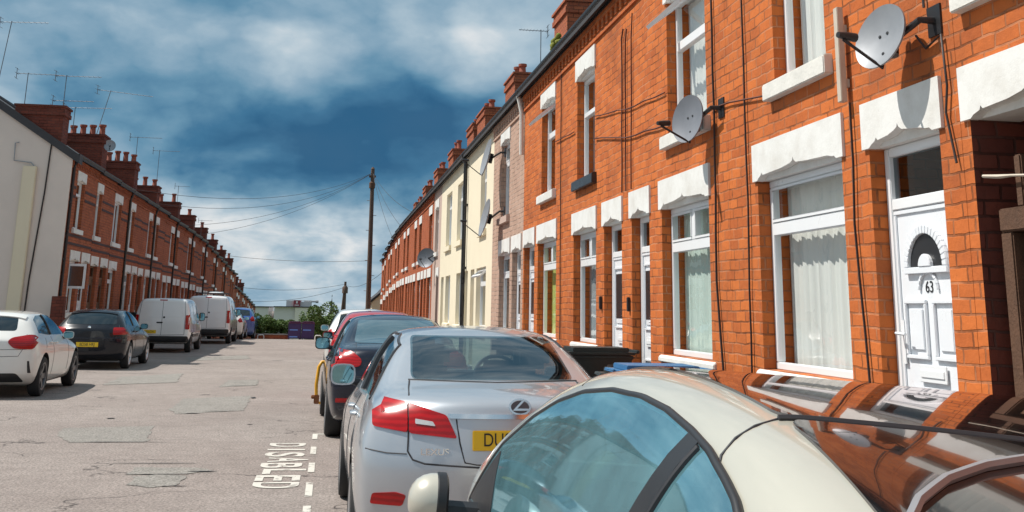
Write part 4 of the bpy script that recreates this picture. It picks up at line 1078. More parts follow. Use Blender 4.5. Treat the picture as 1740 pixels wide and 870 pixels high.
def hatch(name, label, mat, L, W, H, loc, rz=0, light=None, plate=None, rim='alloy', group=None, wl=.30, glass='carglass', detail=True, spoiler=True, mcol=None, lower=None, cat='car', rw=1.0):
    st = scale_st(HATCH, L, W, H); c = Car(name, label, mat, st, group, cat=cat, rear=lambda z: .02 if z < .35 else 0, rc=.16)
    l, h, w = L/4.2, H/1.455, W/.89
    c.surf('B', [(-.60*w*rw,(1.075+.04*(rw<1))*h),(.60*w*rw,(1.075+.04*(rw<1))*h),(.53*w*rw,1.34*h),(-.53*w*rw,1.34*h)], .004, .02, 'rear_window', glass, rad=.06)
    if spoiler: c.surf('T', [(-.55*w,.50*l),(.55*w,.50*l),(.54*w,.66*l),(-.54*w,.66*l)], .022, .03, 'roof_spoiler', M[mat], rad=.03)
    for sd in ('L', 'Rt'):
        c.surf(sd, [(.62*l,1.07*h),(.72*l,1.30*h),(1.0*l,1.36*h),(1.6*l,1.375*h),(2.1*l,1.34*h),(2.45*l,1.21*h),(2.78*l,1.01*h),(2.0*l,1.02*h),(1.2*l,1.03*h)], .004, .015, 'side_window', glass, rad=.03)
        c.line(sd, [(1.42*l,1.03*h),(1.36*l,1.37*h)], 'door_pillar', 'blackg', .025)
        if detail:
            c.line(sd, [(1.42*l,1.0*h),(1.44*l,.34)], 'door_seam', 'seal', .004); c.line(sd, [(2.62*l,.97*h),(2.68*l,.36)], 'door_seam', 'seal', .004); c.line(sd, [(.98*l,.98*h),(.86*l,.8*h)], 'door_seam', 'seal', .004)
    if light: light(c, l, w, h)
    hp, hn = c.hit('B', 0, .62*h if plate is None else plate[1])
    if plate: c.plate(0, hp.y-.01, plate[1], plate[0])
    if detail:
        for sg in (-1, 1): c.line('B', [(sg*.66*w,1.06*h),(sg*.70*w,.9*h),(sg*.60*w,.70*h),(0,.685*h)], 'tailgate_seam', 'seal', .004)
        c.handle(1.25*l, .90*h, col=mat); c.handle(1.62*l+.0, .89*h, col=mat)
    c.mirror(.84*w, 2.42*l, 1.0*h, .10, .08, .07, col=M[mcol] if mcol else None)
    c.wheel(.80*l, W-.005, wl, .20, rim, 5 if detail else 8); c.wheel(3.38*l, W-.005, wl, .20, rim, 5 if detail else 8)
    c.finish(loc, rz, lower); return c
def oval_light(c, l, w, h):
    for sg in (-1, 1):
        o = c.surf('B', [(sg*.86*w,1.02*h),(sg*.72*w,1.05*h),(sg*.46*w,1.0*h),(sg*.41*w,.93*h),(sg*.52*w,.825*h),(sg*.81*w,.81*h)], .012, .03, 'tail_light', 'tail', rad=.05)
        c.surf('B', [(sg*.80*w,.42),(sg*.77*w,.62),(sg*.74*w,.62),(sg*.755*w,.42)], .004, .02, 'bumper_vent', 'black', rad=.01)
    c.surf('B', [(-.70*w,.27),(.70*w,.27),(.60*w,.42),(-.60*w,.42)], .006, .02, 'diffuser', 'black', rad=.05)
    c.line('B', [(-.72*w,.815*h),(0,.80*h),(.72*w,.815*h)], 'bumper_seam', 'seal', .004)
    hp, hn = c.hit('B', 0, .94*h); m = MB(); m.lathe([(0,-.012),(.045,-.010),(.05,0)], (0,hp.y,.94*h), (0,1,0), 20); obj('badge', m, M['chrome'], c.root, smooth=40, world=False)
hatch('white_hatchback', 'white hatchback with oval red tail lights, nearest on the left side', 'whitecar', 4.2, .90, 1.45, (-5.78, 20.35, 0), rz=.5, light=oval_light, plate=('KV63 UOE', .70), rim='alloy_dk', group=GCL, wl=.335, rw=.82)
def square_light(c, l, w, h):
    for sg in (-1, 1):
        c.surf('B', [(sg*.85*w,1.0*h),(sg*.55*w,1.0*h),(sg*.56*w,.83*h),(sg*.85*w,.84*h)], .012, .03, 'tail_light', 'tail', rad=.03)
    c.line('B', [(-.75*w,.76*h),(0,.745*h),(.75*w,.76*h)], 'bumper_crease', 'navy', .012)
    hp, hn = c.hit('B', 0, 1.0*h); m = MB(); m.lathe([(0,-.012),(.035,-.010),(.04,0)], (0,hp.y,1.0*h), (0,1,0), 20); obj('badge', m, M['chrome'], c.root, smooth=40, world=False)
hatch('dark_hatchback', 'black hatchback with square red tail lights, behind the white hatchback', 'blackcar', 4.3, .90, 1.46, (-5.80, 29.1, 0), rz=-.4, light=square_light, plate=('BD58 HRJ', .60), rim='alloy', group=GCL, wl=.325)

VAN = [(0,.42,.86,.85,.87,1.08,.72,1.74,1.77),(.06,.36,.90,.88,.895,1.1,.75,1.80,1.835),(.30,.30,.915,.9,.905,1.1,.76,1.82,1.86),(1.0,.26,.92,.9,.905,1.1,.76,1.83,1.87),(2.0,.25,.92,.9,.905,1.1,.76,1.83,1.87),(2.6,.25,.92,.9,.90,1.1,.75,1.80,1.845),
       (3.0,.25,.92,.9,.89,1.08,.70,1.60,1.66),(3.45,.25,.915,.88,.86,1.02,.70,1.16,1.22),(3.9,.27,.90,.85,.82,.95,.68,1.02,1.08),(4.25,.32,.86,.75,.74,.82,.6,.88,.93),(4.4,.38,.76,.62,.64,.70,.5,.76,.8)]
def van(name, label, L, W, H, loc, plate=None, rack=False, winrear=False, rz=0, bigger=False):
    st = scale_st(VAN, L, W, H); c = Car(name, label, 'whitevan', st, GCL, cat='van', rc=.05, fc=.16, rear=lambda z: max(0,(z-1.1))*.07)
    l, w, h = L/4.4, W/.92, H/1.87
    for sg in (-1, 1):
        c.surf('B', [(sg*.89*w,1.30*h),(sg*.76*w,1.28*h),(sg*.765*w,.80*h),(sg*.89*w,.80*h)], .012, .03, 'tail_light', 'tail', rad=.03)
        c.surf('B', [(sg*.06*w,1.72*h),(sg*.60*w,1.70*h),(sg*.66*w,1.22*h),(sg*.06*w,1.2*h)], -.002, .012, 'door_panel', M['whitevan'], rad=.07)
        c.line('B', [(sg*.06*w,1.72*h),(sg*.60*w,1.70*h),(sg*.66*w,1.22*h),(sg*.06*w,1.2*h)], 'panel_crease', 'whitevan', .006)
        c.line('B', [(sg*.70*w,1.76*h),(sg*.745*w,1.3*h),(sg*.745*w,.62*h),(0,.60*h)], 'door_seam', 'seal', .006)
    c.line('B', [(0,1.76*h),(0,.60*h)], 'door_seam', 'seal', .006)
    c.surf('B', [(-.13,1.80*h),(.13,1.80*h),(.12,1.765*h),(-.12,1.765*h)], .006, .02, 'brake_light', 'tail', rad=.01)
    hp, hn = c.hit('B', -.05, 1.02*h); m = MB(); m.box(-.17,.03,hp.y-.02,hp.y+.01,1.0*h,1.045*h); obj('door_handle', m, M['black'], c.root, bevel=.008, world=False)
    hp, hn = c.hit('B', .05, 1.2*h); m = MB(); m.lathe([(0,-.012),(.03,-.01),(.035,0)], (.06,hp.y,1.2*h), (0,1,0), 14); obj('badge', m, M['black'], c.root, smooth=40, world=False)
    c.surf('B', [(-.86*w,.57*h),(.86*w,.57*h),(.86*w,.36),(-.86*w,.36)], .02, .05, 'bumper', 'black', rad=.05)
    if plate: hp, hn = c.hit('B', -.3, .70*h); c.plate(-.42, hp.y-.012, .71*h, plate)
    for sd in ('L', 'Rt'):
        c.surf(sd, [(2.15*l,1.16*h),(2.15*l,1.62*h),(2.72*l,1.62*h),(3.0*l,1.46*h),(3.22*l,1.20*h),(3.1*l,1.14*h)], .004, .015, 'side_window', 'carglass', rad=.04)
        c.line(sd, [(2.08*l,1.7*h),(2.08*l,.40)], 'door_seam', 'seal', .005); c.line(sd, [(1.2*l,1.7*h),(1.2*l,.42)], 'door_seam', 'seal', .005)
        c.surf(sd, [(1.1*l,.50),(2.9*l,.50),(2.9*l,.60),(1.1*l,.60)], .012, .02, 'side_moulding', 'black', rad=.03)
        c.handle(2.2*l, 1.02*h, (sd,), 'black')
    c.mirror(.90*w, 3.05*l, 1.20*h, .11, .09, .15, col=M['black'])
    if rack:
        for y in (.5,1.3,2.1):
          m = MB(); m.tube([(-.66*w,y*l,1.88*h),(-.62*w,y*l,1.95*h),(.62*w,y*l,1.95*h),(.66*w,y*l,1.88*h)], .02, 6)
          obj('roof_bar', m, M['blackg'], c.root, smooth=40, world=False)
        m = MB(); m.lathe([(0,.07),(.25,.06),(.36,.02),(.38,0)], (.1,1.7*l,1.95*h), (0,0,1), 20); obj('roof_vent', m, M['whitevan'], c.root, smooth=50, world=False)
    c.wheel(.85*l, W-.005, .31, .2, 'alloy_dk', 6); c.wheel(3.55*l, W-.005, .31, .2, 'alloy_dk', 6); c.finish(loc, rz); return c
van('white_van', 'plain white van with a yellow plate and closed rear doors, nearer of the two vans', 4.4, .92, 1.80, (-5.52, 39.3, 0), 'YF19 LCN')
van('white_van', 'taller white van with black roof bars parked ahead of the plain one', 4.8, .95, 1.98, (-5.0, 48.4, 0), rack=True)
c5 = lambda y: ground(y+1)
def small_light(c, l, w, h):
    for sg in (-1, 1): c.surf('B', [(sg*.86*w,1.02*h),(sg*.70*w,1.05*h),(sg*.60*w,.92*h),(sg*.70*w,.82*h),(sg*.86*w,.85*h)], .012, .03, 'tail_light', 'tail', rad=.03)
hatch('pale_hatchback', 'white and blue hatchback beyond the vans on the left', 'whitecar', 3.9, .86, 1.42, (-4.95, 56.2, c5(56.2)), light=small_light, group=GCL, detail=False)
hatch('dark_blue_car', 'dark blue car beyond the white and blue hatchback', 'bluecar', 4.2, .90, 1.62, (-4.72, 60.9, c5(61)), light=small_light, group=GCL, detail=False)
hatch('red_car', 'small red car at the far end of the left row', 'redcar', 4.0, .86, 1.5, (-4.6, 66.0, c5(66)), light=small_light, group=GCL, detail=False)

# ---- dark saloon with the clamp
c = Car('dark_saloon', 'dark navy saloon with a yellow clamp on its front wheel, ahead of the silver car', 'navy', saloon(4.6, .90, 1.53), GC, rear=lambda z: 0 if z < .8 else (z-.8)*.3, rc=.18)
c.surf('B', [(-.58,1.165),(.58,1.165),(.50,1.445),(-.50,1.445)], .004, .02, 'rear_window', 'carglass_rear', rad=.04)
for sd in ('L', 'Rt'):
    c.surf(sd, [(.88,1.07),(1.0,1.14),(1.35,1.355),(1.75,1.425),(2.35,1.425),(2.75,1.33),(3.25,1.05),(2.2,1.06),(1.2,1.07)], .004, .015, 'side_window', 'carglass_rear', rad=.03)
    c.line(sd, [(1.82,1.05),(1.9,1.42)], 'door_pillar', 'blackg', .03); c.line(sd, [(1.88,1.02),(1.86,.36)], 'door_seam', 'seal', .004)
for sg in (-1, 1):
    c.surf('B', [(sg*.86,1.10),(sg*.62,1.075),(sg*.50,.98),(sg*.52,.90),(sg*.86,.86)], .012, .03, 'tail_light', 'tail', rad=.04)
    c.surf('B', [(sg*.80,.52),(sg*.55,.53),(sg*.55,.48),(sg*.80,.47)], .006, .02, 'reflector', 'tail', rad=.01)
    c.line('B', [(sg*.56,1.16),(sg*.6,1.0),(sg*.58,.78),(0,.75)], 'boot_seam', 'seal', .004)
c.plate(0, c.hit('B',0,.87)[0].y-.012, .87, 'WN10 FZA', tilt=-8)
c.mirror(.86, 3.12, 1.08, .11, .10, .09, col=M['blackg']); c.handle(1.42,.92,col='navy'); c.handle(2.05,.92,col='navy')
c.wheel(.95, .90, .33, .22, 'alloy', 10); c.wheel(3.68, .90, .33, .22, 'alloy', 10)
c.finish((.94, 14.15, 0), rz=1.6)
CL = empty('wheel_clamp', (-.02, 17.85, 0), 'yellow wheel clamp bar with rusty lock on the dark saloon front wheel', 'wheel clamp')
m = MB(); m.tube([(.03,17.82,.79),(-.07,17.80,.78),(-.11,17.79,.71),(-.135,17.78,.45),(-.12,17.78,.20),(-.0,17.82,.16)], [.022,.026,.026,.026,.026,.024], 10); obj('clamp_bar', m, M['yellow'], CL, smooth=50)
m = MB(); m.tube([(-.20,17.76,.27),(-.12,17.78,.27)], .03, 10); m.box(-.16,-.08,17.74,17.82,.17,.30); obj('clamp_lock', m, M['rust'], CL, bevel=.01)
hatch('red_hatchback', 'faded red hatchback ahead of the navy saloon', 'redcar', 4.0, .89, 1.56, (.90, 20.0, 0), light=small_light, group=GC, detail=False)
hatch('white_estate', 'white tall car ahead of the red hatchback on the right', 'whitecar', 4.5, .90, 1.58, (.82, 26.6, 0), light=square_light, group=GC, detail=False)
hatch('silver_hatchback', 'silver hatchback in front of the white tall car, far right kerb', 'silver', 4.1, .87, 1.50, (1.1, 33.2, 0), light=small_light, group=GC, detail=False)

# ---- cream coupe-cabriolet nearest the camera
SC = [(0,.36,.74,.70,.68,.84,.56,.89,.91),(.25,.28,.82,.79,.76,.94,.62,1.0,1.03),(.6,.24,.835,.82,.79,.975,.65,1.15,1.17),(.95,.22,.84,.83,.81,.985,.67,1.30,1.32),(1.3,.22,.84,.83,.82,.985,.68,1.405,1.413),(1.65,.22,.84,.83,.82,.98,.68,1.46,1.468),
      (2.0,.22,.86,.83,.83,.97,.68,1.49,1.498),(2.4,.22,.86,.83,.835,.965,.69,1.495,1.503),(2.8,.22,.865,.82,.84,.955,.705,1.455,1.463),(3.2,.22,.87,.81,.85,.945,.735,1.34,1.36),(3.55,.22,.87,.80,.855,.92,.785,1.185,1.205),(3.9,.23,.86,.76,.84,.87,.81,1.00,1.03),(4.25,.26,.82,.68,.74,.78,.68,.85,.88),(4.65,.32,.70,.54,.58,.62,.48,.67,.70)]
c = Car('cream_coupe', 'cream coupe with arched side window and dark glass roof, closest to the camera', 'cream', SC, GC, rc=.16, fc=.2, sub=3)
arch = [(3.54,.965),(3.24,1.185),(2.96,1.298),(2.74,1.36),(2.52,1.402),(2.28,1.425),(2.05,1.427),(1.85,1.415),(1.68,1.393),(1.55,1.37),(1.44,1.34),(1.36,1.315),(1.22,1.24),(1.13,1.12),(1.10,1.0),(1.7,.985),(2.6,.97)]
cx = sum(p[0] for p in arch)/len(arch); cz = 1.18
seal = [(cx+(p[0]-cx)*1.008, cz+(p[1]-cz)*1.01) for p in arch]
for sd in ('L', 'Rt'):
    c.line(sd, rounded(seal, .02)+[rounded(seal, .02)[0]], 'window_seal', 'black', .009, off=.006, step=.02, n=8)
    c.surf(sd, arch, .010, .015, 'side_window', 'tint_teal', rad=.02, step=.018)
    c.surf(sd, [(1.665,1.395),(1.60,1.378),(1.84,.985),(1.94,.985)], .013, .012, 'window_divider', 'black', rad=.005)
    c.line(sd, [(1.585,1.372),(1.82,.99)], 'divider_seal', 'seal', .007, off=.012)
    c.surf(sd, [(3.52,.975),(3.22,1.17),(3.10,1.0),(3.12,.975)], .013, .014, 'mirror_sail', 'black', rad=.02)
    c.line(sd, [(2.95,.97),(3.0,.36)], 'door_seam', 'seal', .004); c.line(sd, [(1.45,.97),(1.40,.7),(1.46,.36)], 'door_seam', 'seal', .004)
WS = [(-.70,1.08),(.70,1.08),(.56,1.42),(-.56,1.42)]
RGW = .56
c.surf('T', [(-RGW,1.557),(-.25,1.522),(.1,1.472),(RGW,1.392),(RGW+.0,2.72),(-RGW,2.72)], .006, .015, 'roof_glass', 'roofglass', rad=.05, step=.03)
c.surf('T', [(-RGW-.06,.72),(RGW+.06,.72),(RGW,1.367),(.1,1.447),(-.25,1.497),(-RGW,1.532)], .006, .015, 'rear_window', 'backglass', rad=.05, step=.03)
c.line('T', [(-.57,1.545),(-.25,1.51),(.1,1.46),(RGW+.01,1.38)], 'roof_joint', 'seal', .007, off=.004)
c.line('T', [(-.56,1.08),(-.52,1.13),(-.43,1.21),(-.32,1.28),(-.19,1.34),(0,1.38),(.25,1.38)], 'rear_strip', 'grey_metal', .009, off=.014)  # thin grey strip curving across the rear glass
for sg in (-1, 1):
    c.line('T', [(sg*.565,1.55),(sg*.62,1.53),(sg*.66,1.52),(sg*.69,1.51),(sg*.71,1.47)], 'rail_seam', 'seal', .004)
    c.line('T', [(sg*.56,2.72),(sg*.69,2.66)], 'rail_seam', 'seal', .0025)
    c.surf('B', [(sg*.78,.82),(sg*.55,.86),(sg*.52,.70),(sg*.78,.68)], .012, .03, 'tail_light', 'tail', rad=.03)
c.surf('F', WS, .005, .012, 'windscreen', 'tint_rear', rad=.04)
c.holes = [('x', arch, -1.2, 1.2), ('y', WS, 2.2, 4.6)]
c.seats([(1.55,1.18),(2.35,1.25)], .9, wheel=(.36,2.85,1.02))
c.mirror(.84, 3.30, 1.02, .115, .12, .10, sides=(1,))
m = MB(); N = 20; prof = [(.0,-.088),(.025,-.086),(.046,-.078),(.064,-.064),(.077,-.044),(.084,-.022),(.086,0)]
m.lathe([(r, h) for r, h in prof], (-1.0,3.34,.985), (1,0,0), N); mo_ = obj('mirror', m, c.paint, c.root, smooth=60, world=False)
m = MB(); m.lathe([(.086,0),(.090,.004),(.090,.03),(.076,.038),(.0,.04)], (-1.0,3.34,.985), (1,0,0), N); obj('mirror_housing', m, M['black'], mo_, smooth=40, world=False)
m = MB(); m.tube([(-.97,3.34,.95),(-.82,3.34,.94)], [.04,.05], 8); obj('mirror_arm', m, M['black'], mo_, smooth=40, world=False)
c.handle(1.62, .86, col='cream')
c.plate(0, c.hit('B',0,.55)[0].y-.01, .55, None)
c.wheel(.80, .835, .30, .2, 'alloy', 7); c.wheel(3.25, .835, .30, .2, 'alloy', 7)
c.finish((1.30, .50, -.05), roll=4.2)
# ------------------------------------------------------------------ street things
def wheelie(x, y, rz, label, lid='bin', body='bin', h=1.05, w=.58, d=.72, base=.115, name='wheelie_bin', open_=0, group='wheelie bins along the right pavement'):
    B = empty(name, (x,y,base), label, 'bin', group); B.rotation_euler = (0,0,R(rz))
    def L(nm, mb, m, p=None, **k): return obj(nm, mb, M[m], p or B, world=False, **k)
    m = MB(); b = .08
    m.add([(-w*.40,-d*.36,b),(w*.40,-d*.36,b),(w*.40,d*.36,b),(-w*.40,d*.36,b),(-w*.5,-d*.46,h-.08),(w*.5,-d*.46,h-.08),(w*.5,d*.46,h-.08),(-w*.5,d*.46,h-.08)],
          [(0,3,2,1),(4,5,6,7),(0,1,5,4),(1,2,6,5),(2,3,7,6),(3,0,4,7)])
    m.box(-w*.53,w*.53,-d*.50,d*.49,h-.10,h-.06); L('bin_body', m, body, bevel=.015)
    m = MB(); m.box(-w*.54,w*.54,-d*.52,d*.50,h-.055,h-.025); m.box(-w*.46,w*.46,-d*.44,d*.42,h-.026,h+.02); m.tube([(-w*.3,-d*.56,h-.03),(w*.3,-d*.56,h-.03)], .018, 8)
    m.tube([(-w*.5,d*.55,h-.02),(w*.5,d*.55,h-.02)], .022, 8)
    lo = L('lid', m, lid, bevel=.01); lo.location = (0,0,0); lo.rotation_euler = (R(open_),0,0)
    for sx in (-1, 1):
        m = MB(); m.lathe([(.0,-.03),(.09,-.03),(.1,-.015),(.1,.015),(.09,.03),(0,.03)], (sx*w*.47,d*.36,.10), (1,0,0), 18); L('bin_wheel', m, 'rubber', smooth=40)
    return B
wheelie(2.92, 12.2, -90, 'dark green black wheelie bin farthest along, beside a rubbish sack', h=1.10)
wheelie(2.75, 8.75, -84, 'black lidded wheelie bin nearest the green curtained window', h=1.0, open_=3)
wheelie(2.78, 9.42, -92, 'wheelie bin with a bright blue lid by the green curtained window', lid='binblue', h=1.05)
wheelie(2.85, 10.1, -95, 'dark wheelie bin with a low grey green lid beyond the blue one', h=.98)
wheelie(2.80, 7.35, -88, 'wheelie bin with a blue edged lid under the window of house 63', lid='binblue', h=1.0)
wheelie(-7.05, 41.8, 80, 'black wheelie bin standing on the left pavement beside the nearer van', h=1.15, base=.115, group='wheelie bins on the left pavement')
m = MB(); m.tube([(2.62,9.3,1.27),(2.7,9.8,1.285),(2.8,10.1,1.29)], .012, 5)
# black open bin bag by the bin
m = MB()
for j in range(9): pass
prof = [(.02,0),(.20,.02),(.24,.16),(.21,.36),(.12,.50),(.05,.56),(.07,.62),(.0,.60)]
vs = MB(); vs.lathe([(r*(1+.0),h) for r, h in prof], (2.9,11.45,.115), (0,0,1), 22)
vs.v = [(x+.03*math.sin(9*z+5*y), y+.03*math.sin(11*z+7*x), z*1.55-.06) for x, y, z in vs.v]
tag(obj('rubbish_sack', vs, M['blackg'], smooth=60), 'shiny black rubbish sack standing beside the dark green bin', 'sack')

# telegraph poles and wires
P1 = Vector((2.44, 72, ground(72))); TOP = Vector((2.30, 72, 10.35))
T = empty('telegraph_pole', P1, 'tall brown wooden telegraph pole with wires at the far right kerb', 'pole')
m = MB(); m.tube([P1-Vector((0,0,.5)), (P1+TOP)/2, TOP], [.17,.15,.12], 12); obj('pole', m, M['pole'], T, smooth=50)
m = MB(); m.box(TOP.x-.22,TOP.x+.22,71.9,72.1,TOP.z-.55,TOP.z-.42); obj('crossarm', m, M['wood_dk'], T)
m = MB(); m.lathe([(.13,0),(.05,.12),(0,.13)], TOP, (0,0,1), 10); obj('pole_cap', m, M['wood_dk'], T, smooth=40)
m = MB(); m.lathe([(.2,0),(.2,.35),(.1,.42)], TOP-Vector((0,0,1.25)), (0,0,1), 10); obj('junction_drum', m, M['wood_dk'], T, smooth=40)
m = MB()
for i in range(7):
    z = 2.6+i*.95; s = 1 if i % 2 else -1; x = P1.x+(TOP.x-P1.x)*(z/10); m.tube([(x,72,z),(x+s*.32,72,z)], .02, 5)
obj('climbing_step', m, M['grey_metal'], T)
P2 = Vector((1.62,120,ground(120))); T2z = 4.15
T = empty('telegraph_pole', P2, 'distant dark telegraph pole with a leaning strut beyond the hedge', 'pole')
m = MB(); m.tube([P2, (1.52,120,T2z)], [.17,.13], 10); m.lathe([(.3,0),(.3,.6),(.12,.8)], (1.52,120,T2z-1.2), (0,0,1), 8); obj('pole', m, M['pole'], T, smooth=50)
m = MB(); m.tube([(.9,120,ground(120)),(1.48,120,T2z-.5)], .11, 8); obj('strut', m, M['pole'], T, smooth=50)
def wire(a, b, sag, label, r=.013, group='thin overhead wires from the poles'):
    a, b = Vector(a), Vector(b); P = [a.lerp(b, i/16)-Vector((0,0,sag*4*(i/16)*(1-i/16))) for i in range(17)]
    m = MB(); m.tube(P, r, 5); o = obj('overhead_wire', m, M['cable'], smooth=60); o['label'] = label; o['category'] = 'wire'; o['group'] = group
t = TOP-Vector((0,0,.25))
for yy, zz, sg, lab in ((43,5.75,.9,'overhead wire from the tall pole to the left roofs, topmost'),(47,5.6,1.0,'overhead wire from the tall pole to the left roofs, second from top'),(56,5.3,.8,'overhead wire from the tall pole to the left roofs, third from top'),(62,5.2,.7,'overhead wire from the tall pole to the left roofs, lowest')):
    wire(t, (XL+.05, yy, zz), sg, lab, .009)
for yy, zz, lab in ((47,5.5,'steep wire from the tall pole down to the right eaves, nearest the camera'),(55,5.4,'steep wire from the tall pole down to the right eaves, middle'),(62,5.1,'steep wire from the tall pole down to the right eaves, farthest')):
    wire(t, (XR-.03, yy, zz), .35, lab, .010)
wire((1.52,120,3.9), (-9,100,3.2), .5, 'wire from the distant pole leftwards, upper', .016)
wire((1.52,120,3.6), (-9,112,2.0), .6, 'wire from the distant pole leftwards, lower', .016)
wire((1.52,120,3.8), (3.4,76,3.9), .5, 'wire from the distant pole towards the right row', .014)
wire((-9,96,5.6), (3.0,90,5.2), .25, 'nearly level wire across the sky above the distant roofs', .016)

def aerial(x, y, z0, h, L, lab, az=0, n=9, lean=0, two=False, tilt=0):
    A = empty('tv_aerial', (x,y,z0), lab, 'aerial', 'tv aerials on the roofs')
    m = MB(); top = Vector((x+lean,y,z0+h)); m.tube([(x,y,z0),top], .012, 6); obj('mast', m, M['aer'], A, smooth=40)
    for q, hz in enumerate((0,) if not two else (0, -.75)):
        d = Vector((math.cos(R(az)), math.sin(R(az)), tilt)).normalized(); c = top+Vector((0,0,hz-.03)); b = MB(); s = d.cross(Vector((0,0,1))).normalized()
        p0, p1 = c-d*L*.2, c+d*L*(.64 if q == 0 else .55); b.tube([p0,p1], .009, 5)
        for i in range(n):
            e = p0.lerp(p1, (i+.5)/n); b.tube([e-s*.14, e+s*.12], .0035, 4)
        if q == 0 or two:
            for dz in (-.14, 0, .14): b.tube([p0+Vector((0,0,dz))-s*.2, p0+Vector((0,0,dz))+s*.2], .006, 4)
            b.tube([p0-Vector((0,0,.16)), p0+Vector((0,0,.16))], .01, 4)
        obj('antenna', b, M['aer'], A)
aerial(-9.15, 33.55, 7.1, 1.05, 1.6, 'tv aerial at the left end of the end chimney', 0)
aerial(-9.95, 33.4, 7.3, 2.35, 1.7, 'tv aerial cut by the left edge of the sky, highest one', -8, lean=.2)
aerial(-8.15, 33.9, 7.1, 1.1, 1.6, 'twin boomed tv aerial at the right end of the end chimney', -5, two=True)
aerial(-8.3, 39.4, 7.1, 1.7, 2.4, 'tv aerial with a tilted mast beside the four pot chimney', -12, lean=.35, tilt=-.12)
aerial(-8.7, 37.8, 7.15, .75, 1.9, 'low tv aerial between the end chimney and the four pot chimney', -8)
aerial(-8.1, 46.3, 7.0, 1.2, 1.5, 'tv aerial rising beside the third left chimney', 0)
aerial(-8.05, 51.8, 6.7, 1.7, 1.4, 'thin tv aerial above the three pot chimney', 0)
aerial(-8.0, 58.6, 6.4, 1.1, .9, 'short tv aerial beyond the three pot chimney', 10, n=5)
aerial(-8.0, 70, 5.5, 1.1, 1.0, 'small tv aerial far along the left roofline', 10, n=5)
aerial(5.0, 27.0, 6.9, 1.75, .9, 'tv aerial above the right roofline, left of the nearest chimney', 180, lean=0)
# chimneys of the right terrace that show above the gutter, each owned by its house roof
for nm, a, b, top, pots, h in (('x',22.6,25.2,8.35,2,None),):
    pass
# pigeons / caps on the end chimney
m = MB()
for dx in (.0,.1): pass

# end of the street: planter, hedge, bins, hoops
Y0 = 63; gz = ground(63)
m = MB(); m.box(-4.1,-2.15,Y0,Y0+.22,gz-.1,.04); m.box(-4.1,-3.9,Y0+.2201,Y0+2,gz-.1,.04); m.box(-2.35,-2.15,Y0+.2201,Y0+2,gz-.1,.04)
PW = obj('planter_wall', m, M['brick_red']); tag(PW, 'low red brick planter wall with a stone coping at the street end', 'wall')
m = MB(); m.box(-4.14,-2.11,Y0-.04,Y0+.26,.041,.10); obj('coping', m, M['kerb'], PW, bevel=.01)
def leaves(mb, fn, n, size, seed):
    r = random.Random(seed)
    for _ in range(n):
        p = Vector(fn(r)); a = Euler((r.uniform(0,6.3), r.uniform(0,6.3), r.uniform(0,6.3))).to_matrix(); s = size*r.uniform(.6,1.3)
        mb.mi = 1 if r.random() < .35 else 0
        mb.add([p+a@Vector(q) for q in ((0,-s,0),(s*.45,0,s*.1),(0,s,0),(-s*.45,0,s*.1))], [(0,1,2,3)])
def shrub(name, c, rx, ry, rz, n, size, label, cat, seed, lumps=9, trunk=None, group=None):
    r = random.Random(seed); root = empty(name, (c[0],c[1],trunk if trunk is not None else c[2]-rz), label, cat, group)
    L = [(Vector((r.uniform(-.75,.75)*rx, r.uniform(-.75,.75)*ry, r.uniform(-.6,.7)*rz)), r.uniform(.3,.55)) for _ in range(lumps)]
    def f(q):
        o, s = L[q.randrange(lumps)]
        while True:
            d = Vector((q.uniform(-1,1),q.uniform(-1,1),q.uniform(-1,1)))
            if .2 < d.length < 1: break
        d = d.normalized()*d.length**.4
        return (c[0]+o.x+d.x*rx*s*1.1, c[1]+o.y+d.y*ry*s*1.1, c[2]+o.z+d.z*rz*s*1.1)
    mb = MB(); leaves(mb, f, n, size, seed); obj('crown' if trunk is not None else 'foliage', mb, [M['leaf'], M['leaf2']], root, fix=False)
    t = MB(); z0 = trunk if trunk is not None else c[2]-rz
    for _ in range(4): t.tube([(c[0]+r.uniform(-.1,.1),c[1],z0),(c[0]+r.uniform(-.3,.3)*rx,c[1]+r.uniform(-.3,.3)*ry,c[2]+r.uniform(-.2,.6)*rz)], [.05*max(1,rz),.015], 5)
    obj('trunk' if trunk is not None else 'stem', t, M['bark'], root)
for i, (x, zt, lab) in enumerate(((-3.75,.92,'tallest bushy shrub in the brick planter, at its left end'),(-3.1,.72,'green shrub filling the middle of the brick planter'),(-2.5,.66,'green shrub at the right end of the brick planter beside the purple bins'))):
    shrub('planter_shrub', (x,Y0+1,.1+(zt-.0)*.5-.05), .62, .8, zt*.62, 4200, .06, lab, 'shrub', 20+i, group='shrubs in the brick planter')
shrub('roadside_bush', (-.25,Y0+5,.35), 1.0, 1.4, 1.25, 9000, .085, 'large loose green bush between the purple bins and the parked cars', 'bush', 31, 14)
shrub('small_tree', (-2.15,92,-.1), .55, .8, 1.15, 1500, .07, 'small rounded tree in front of the pale warehouse', 'tree', 33, 9, trunk=ground(92))
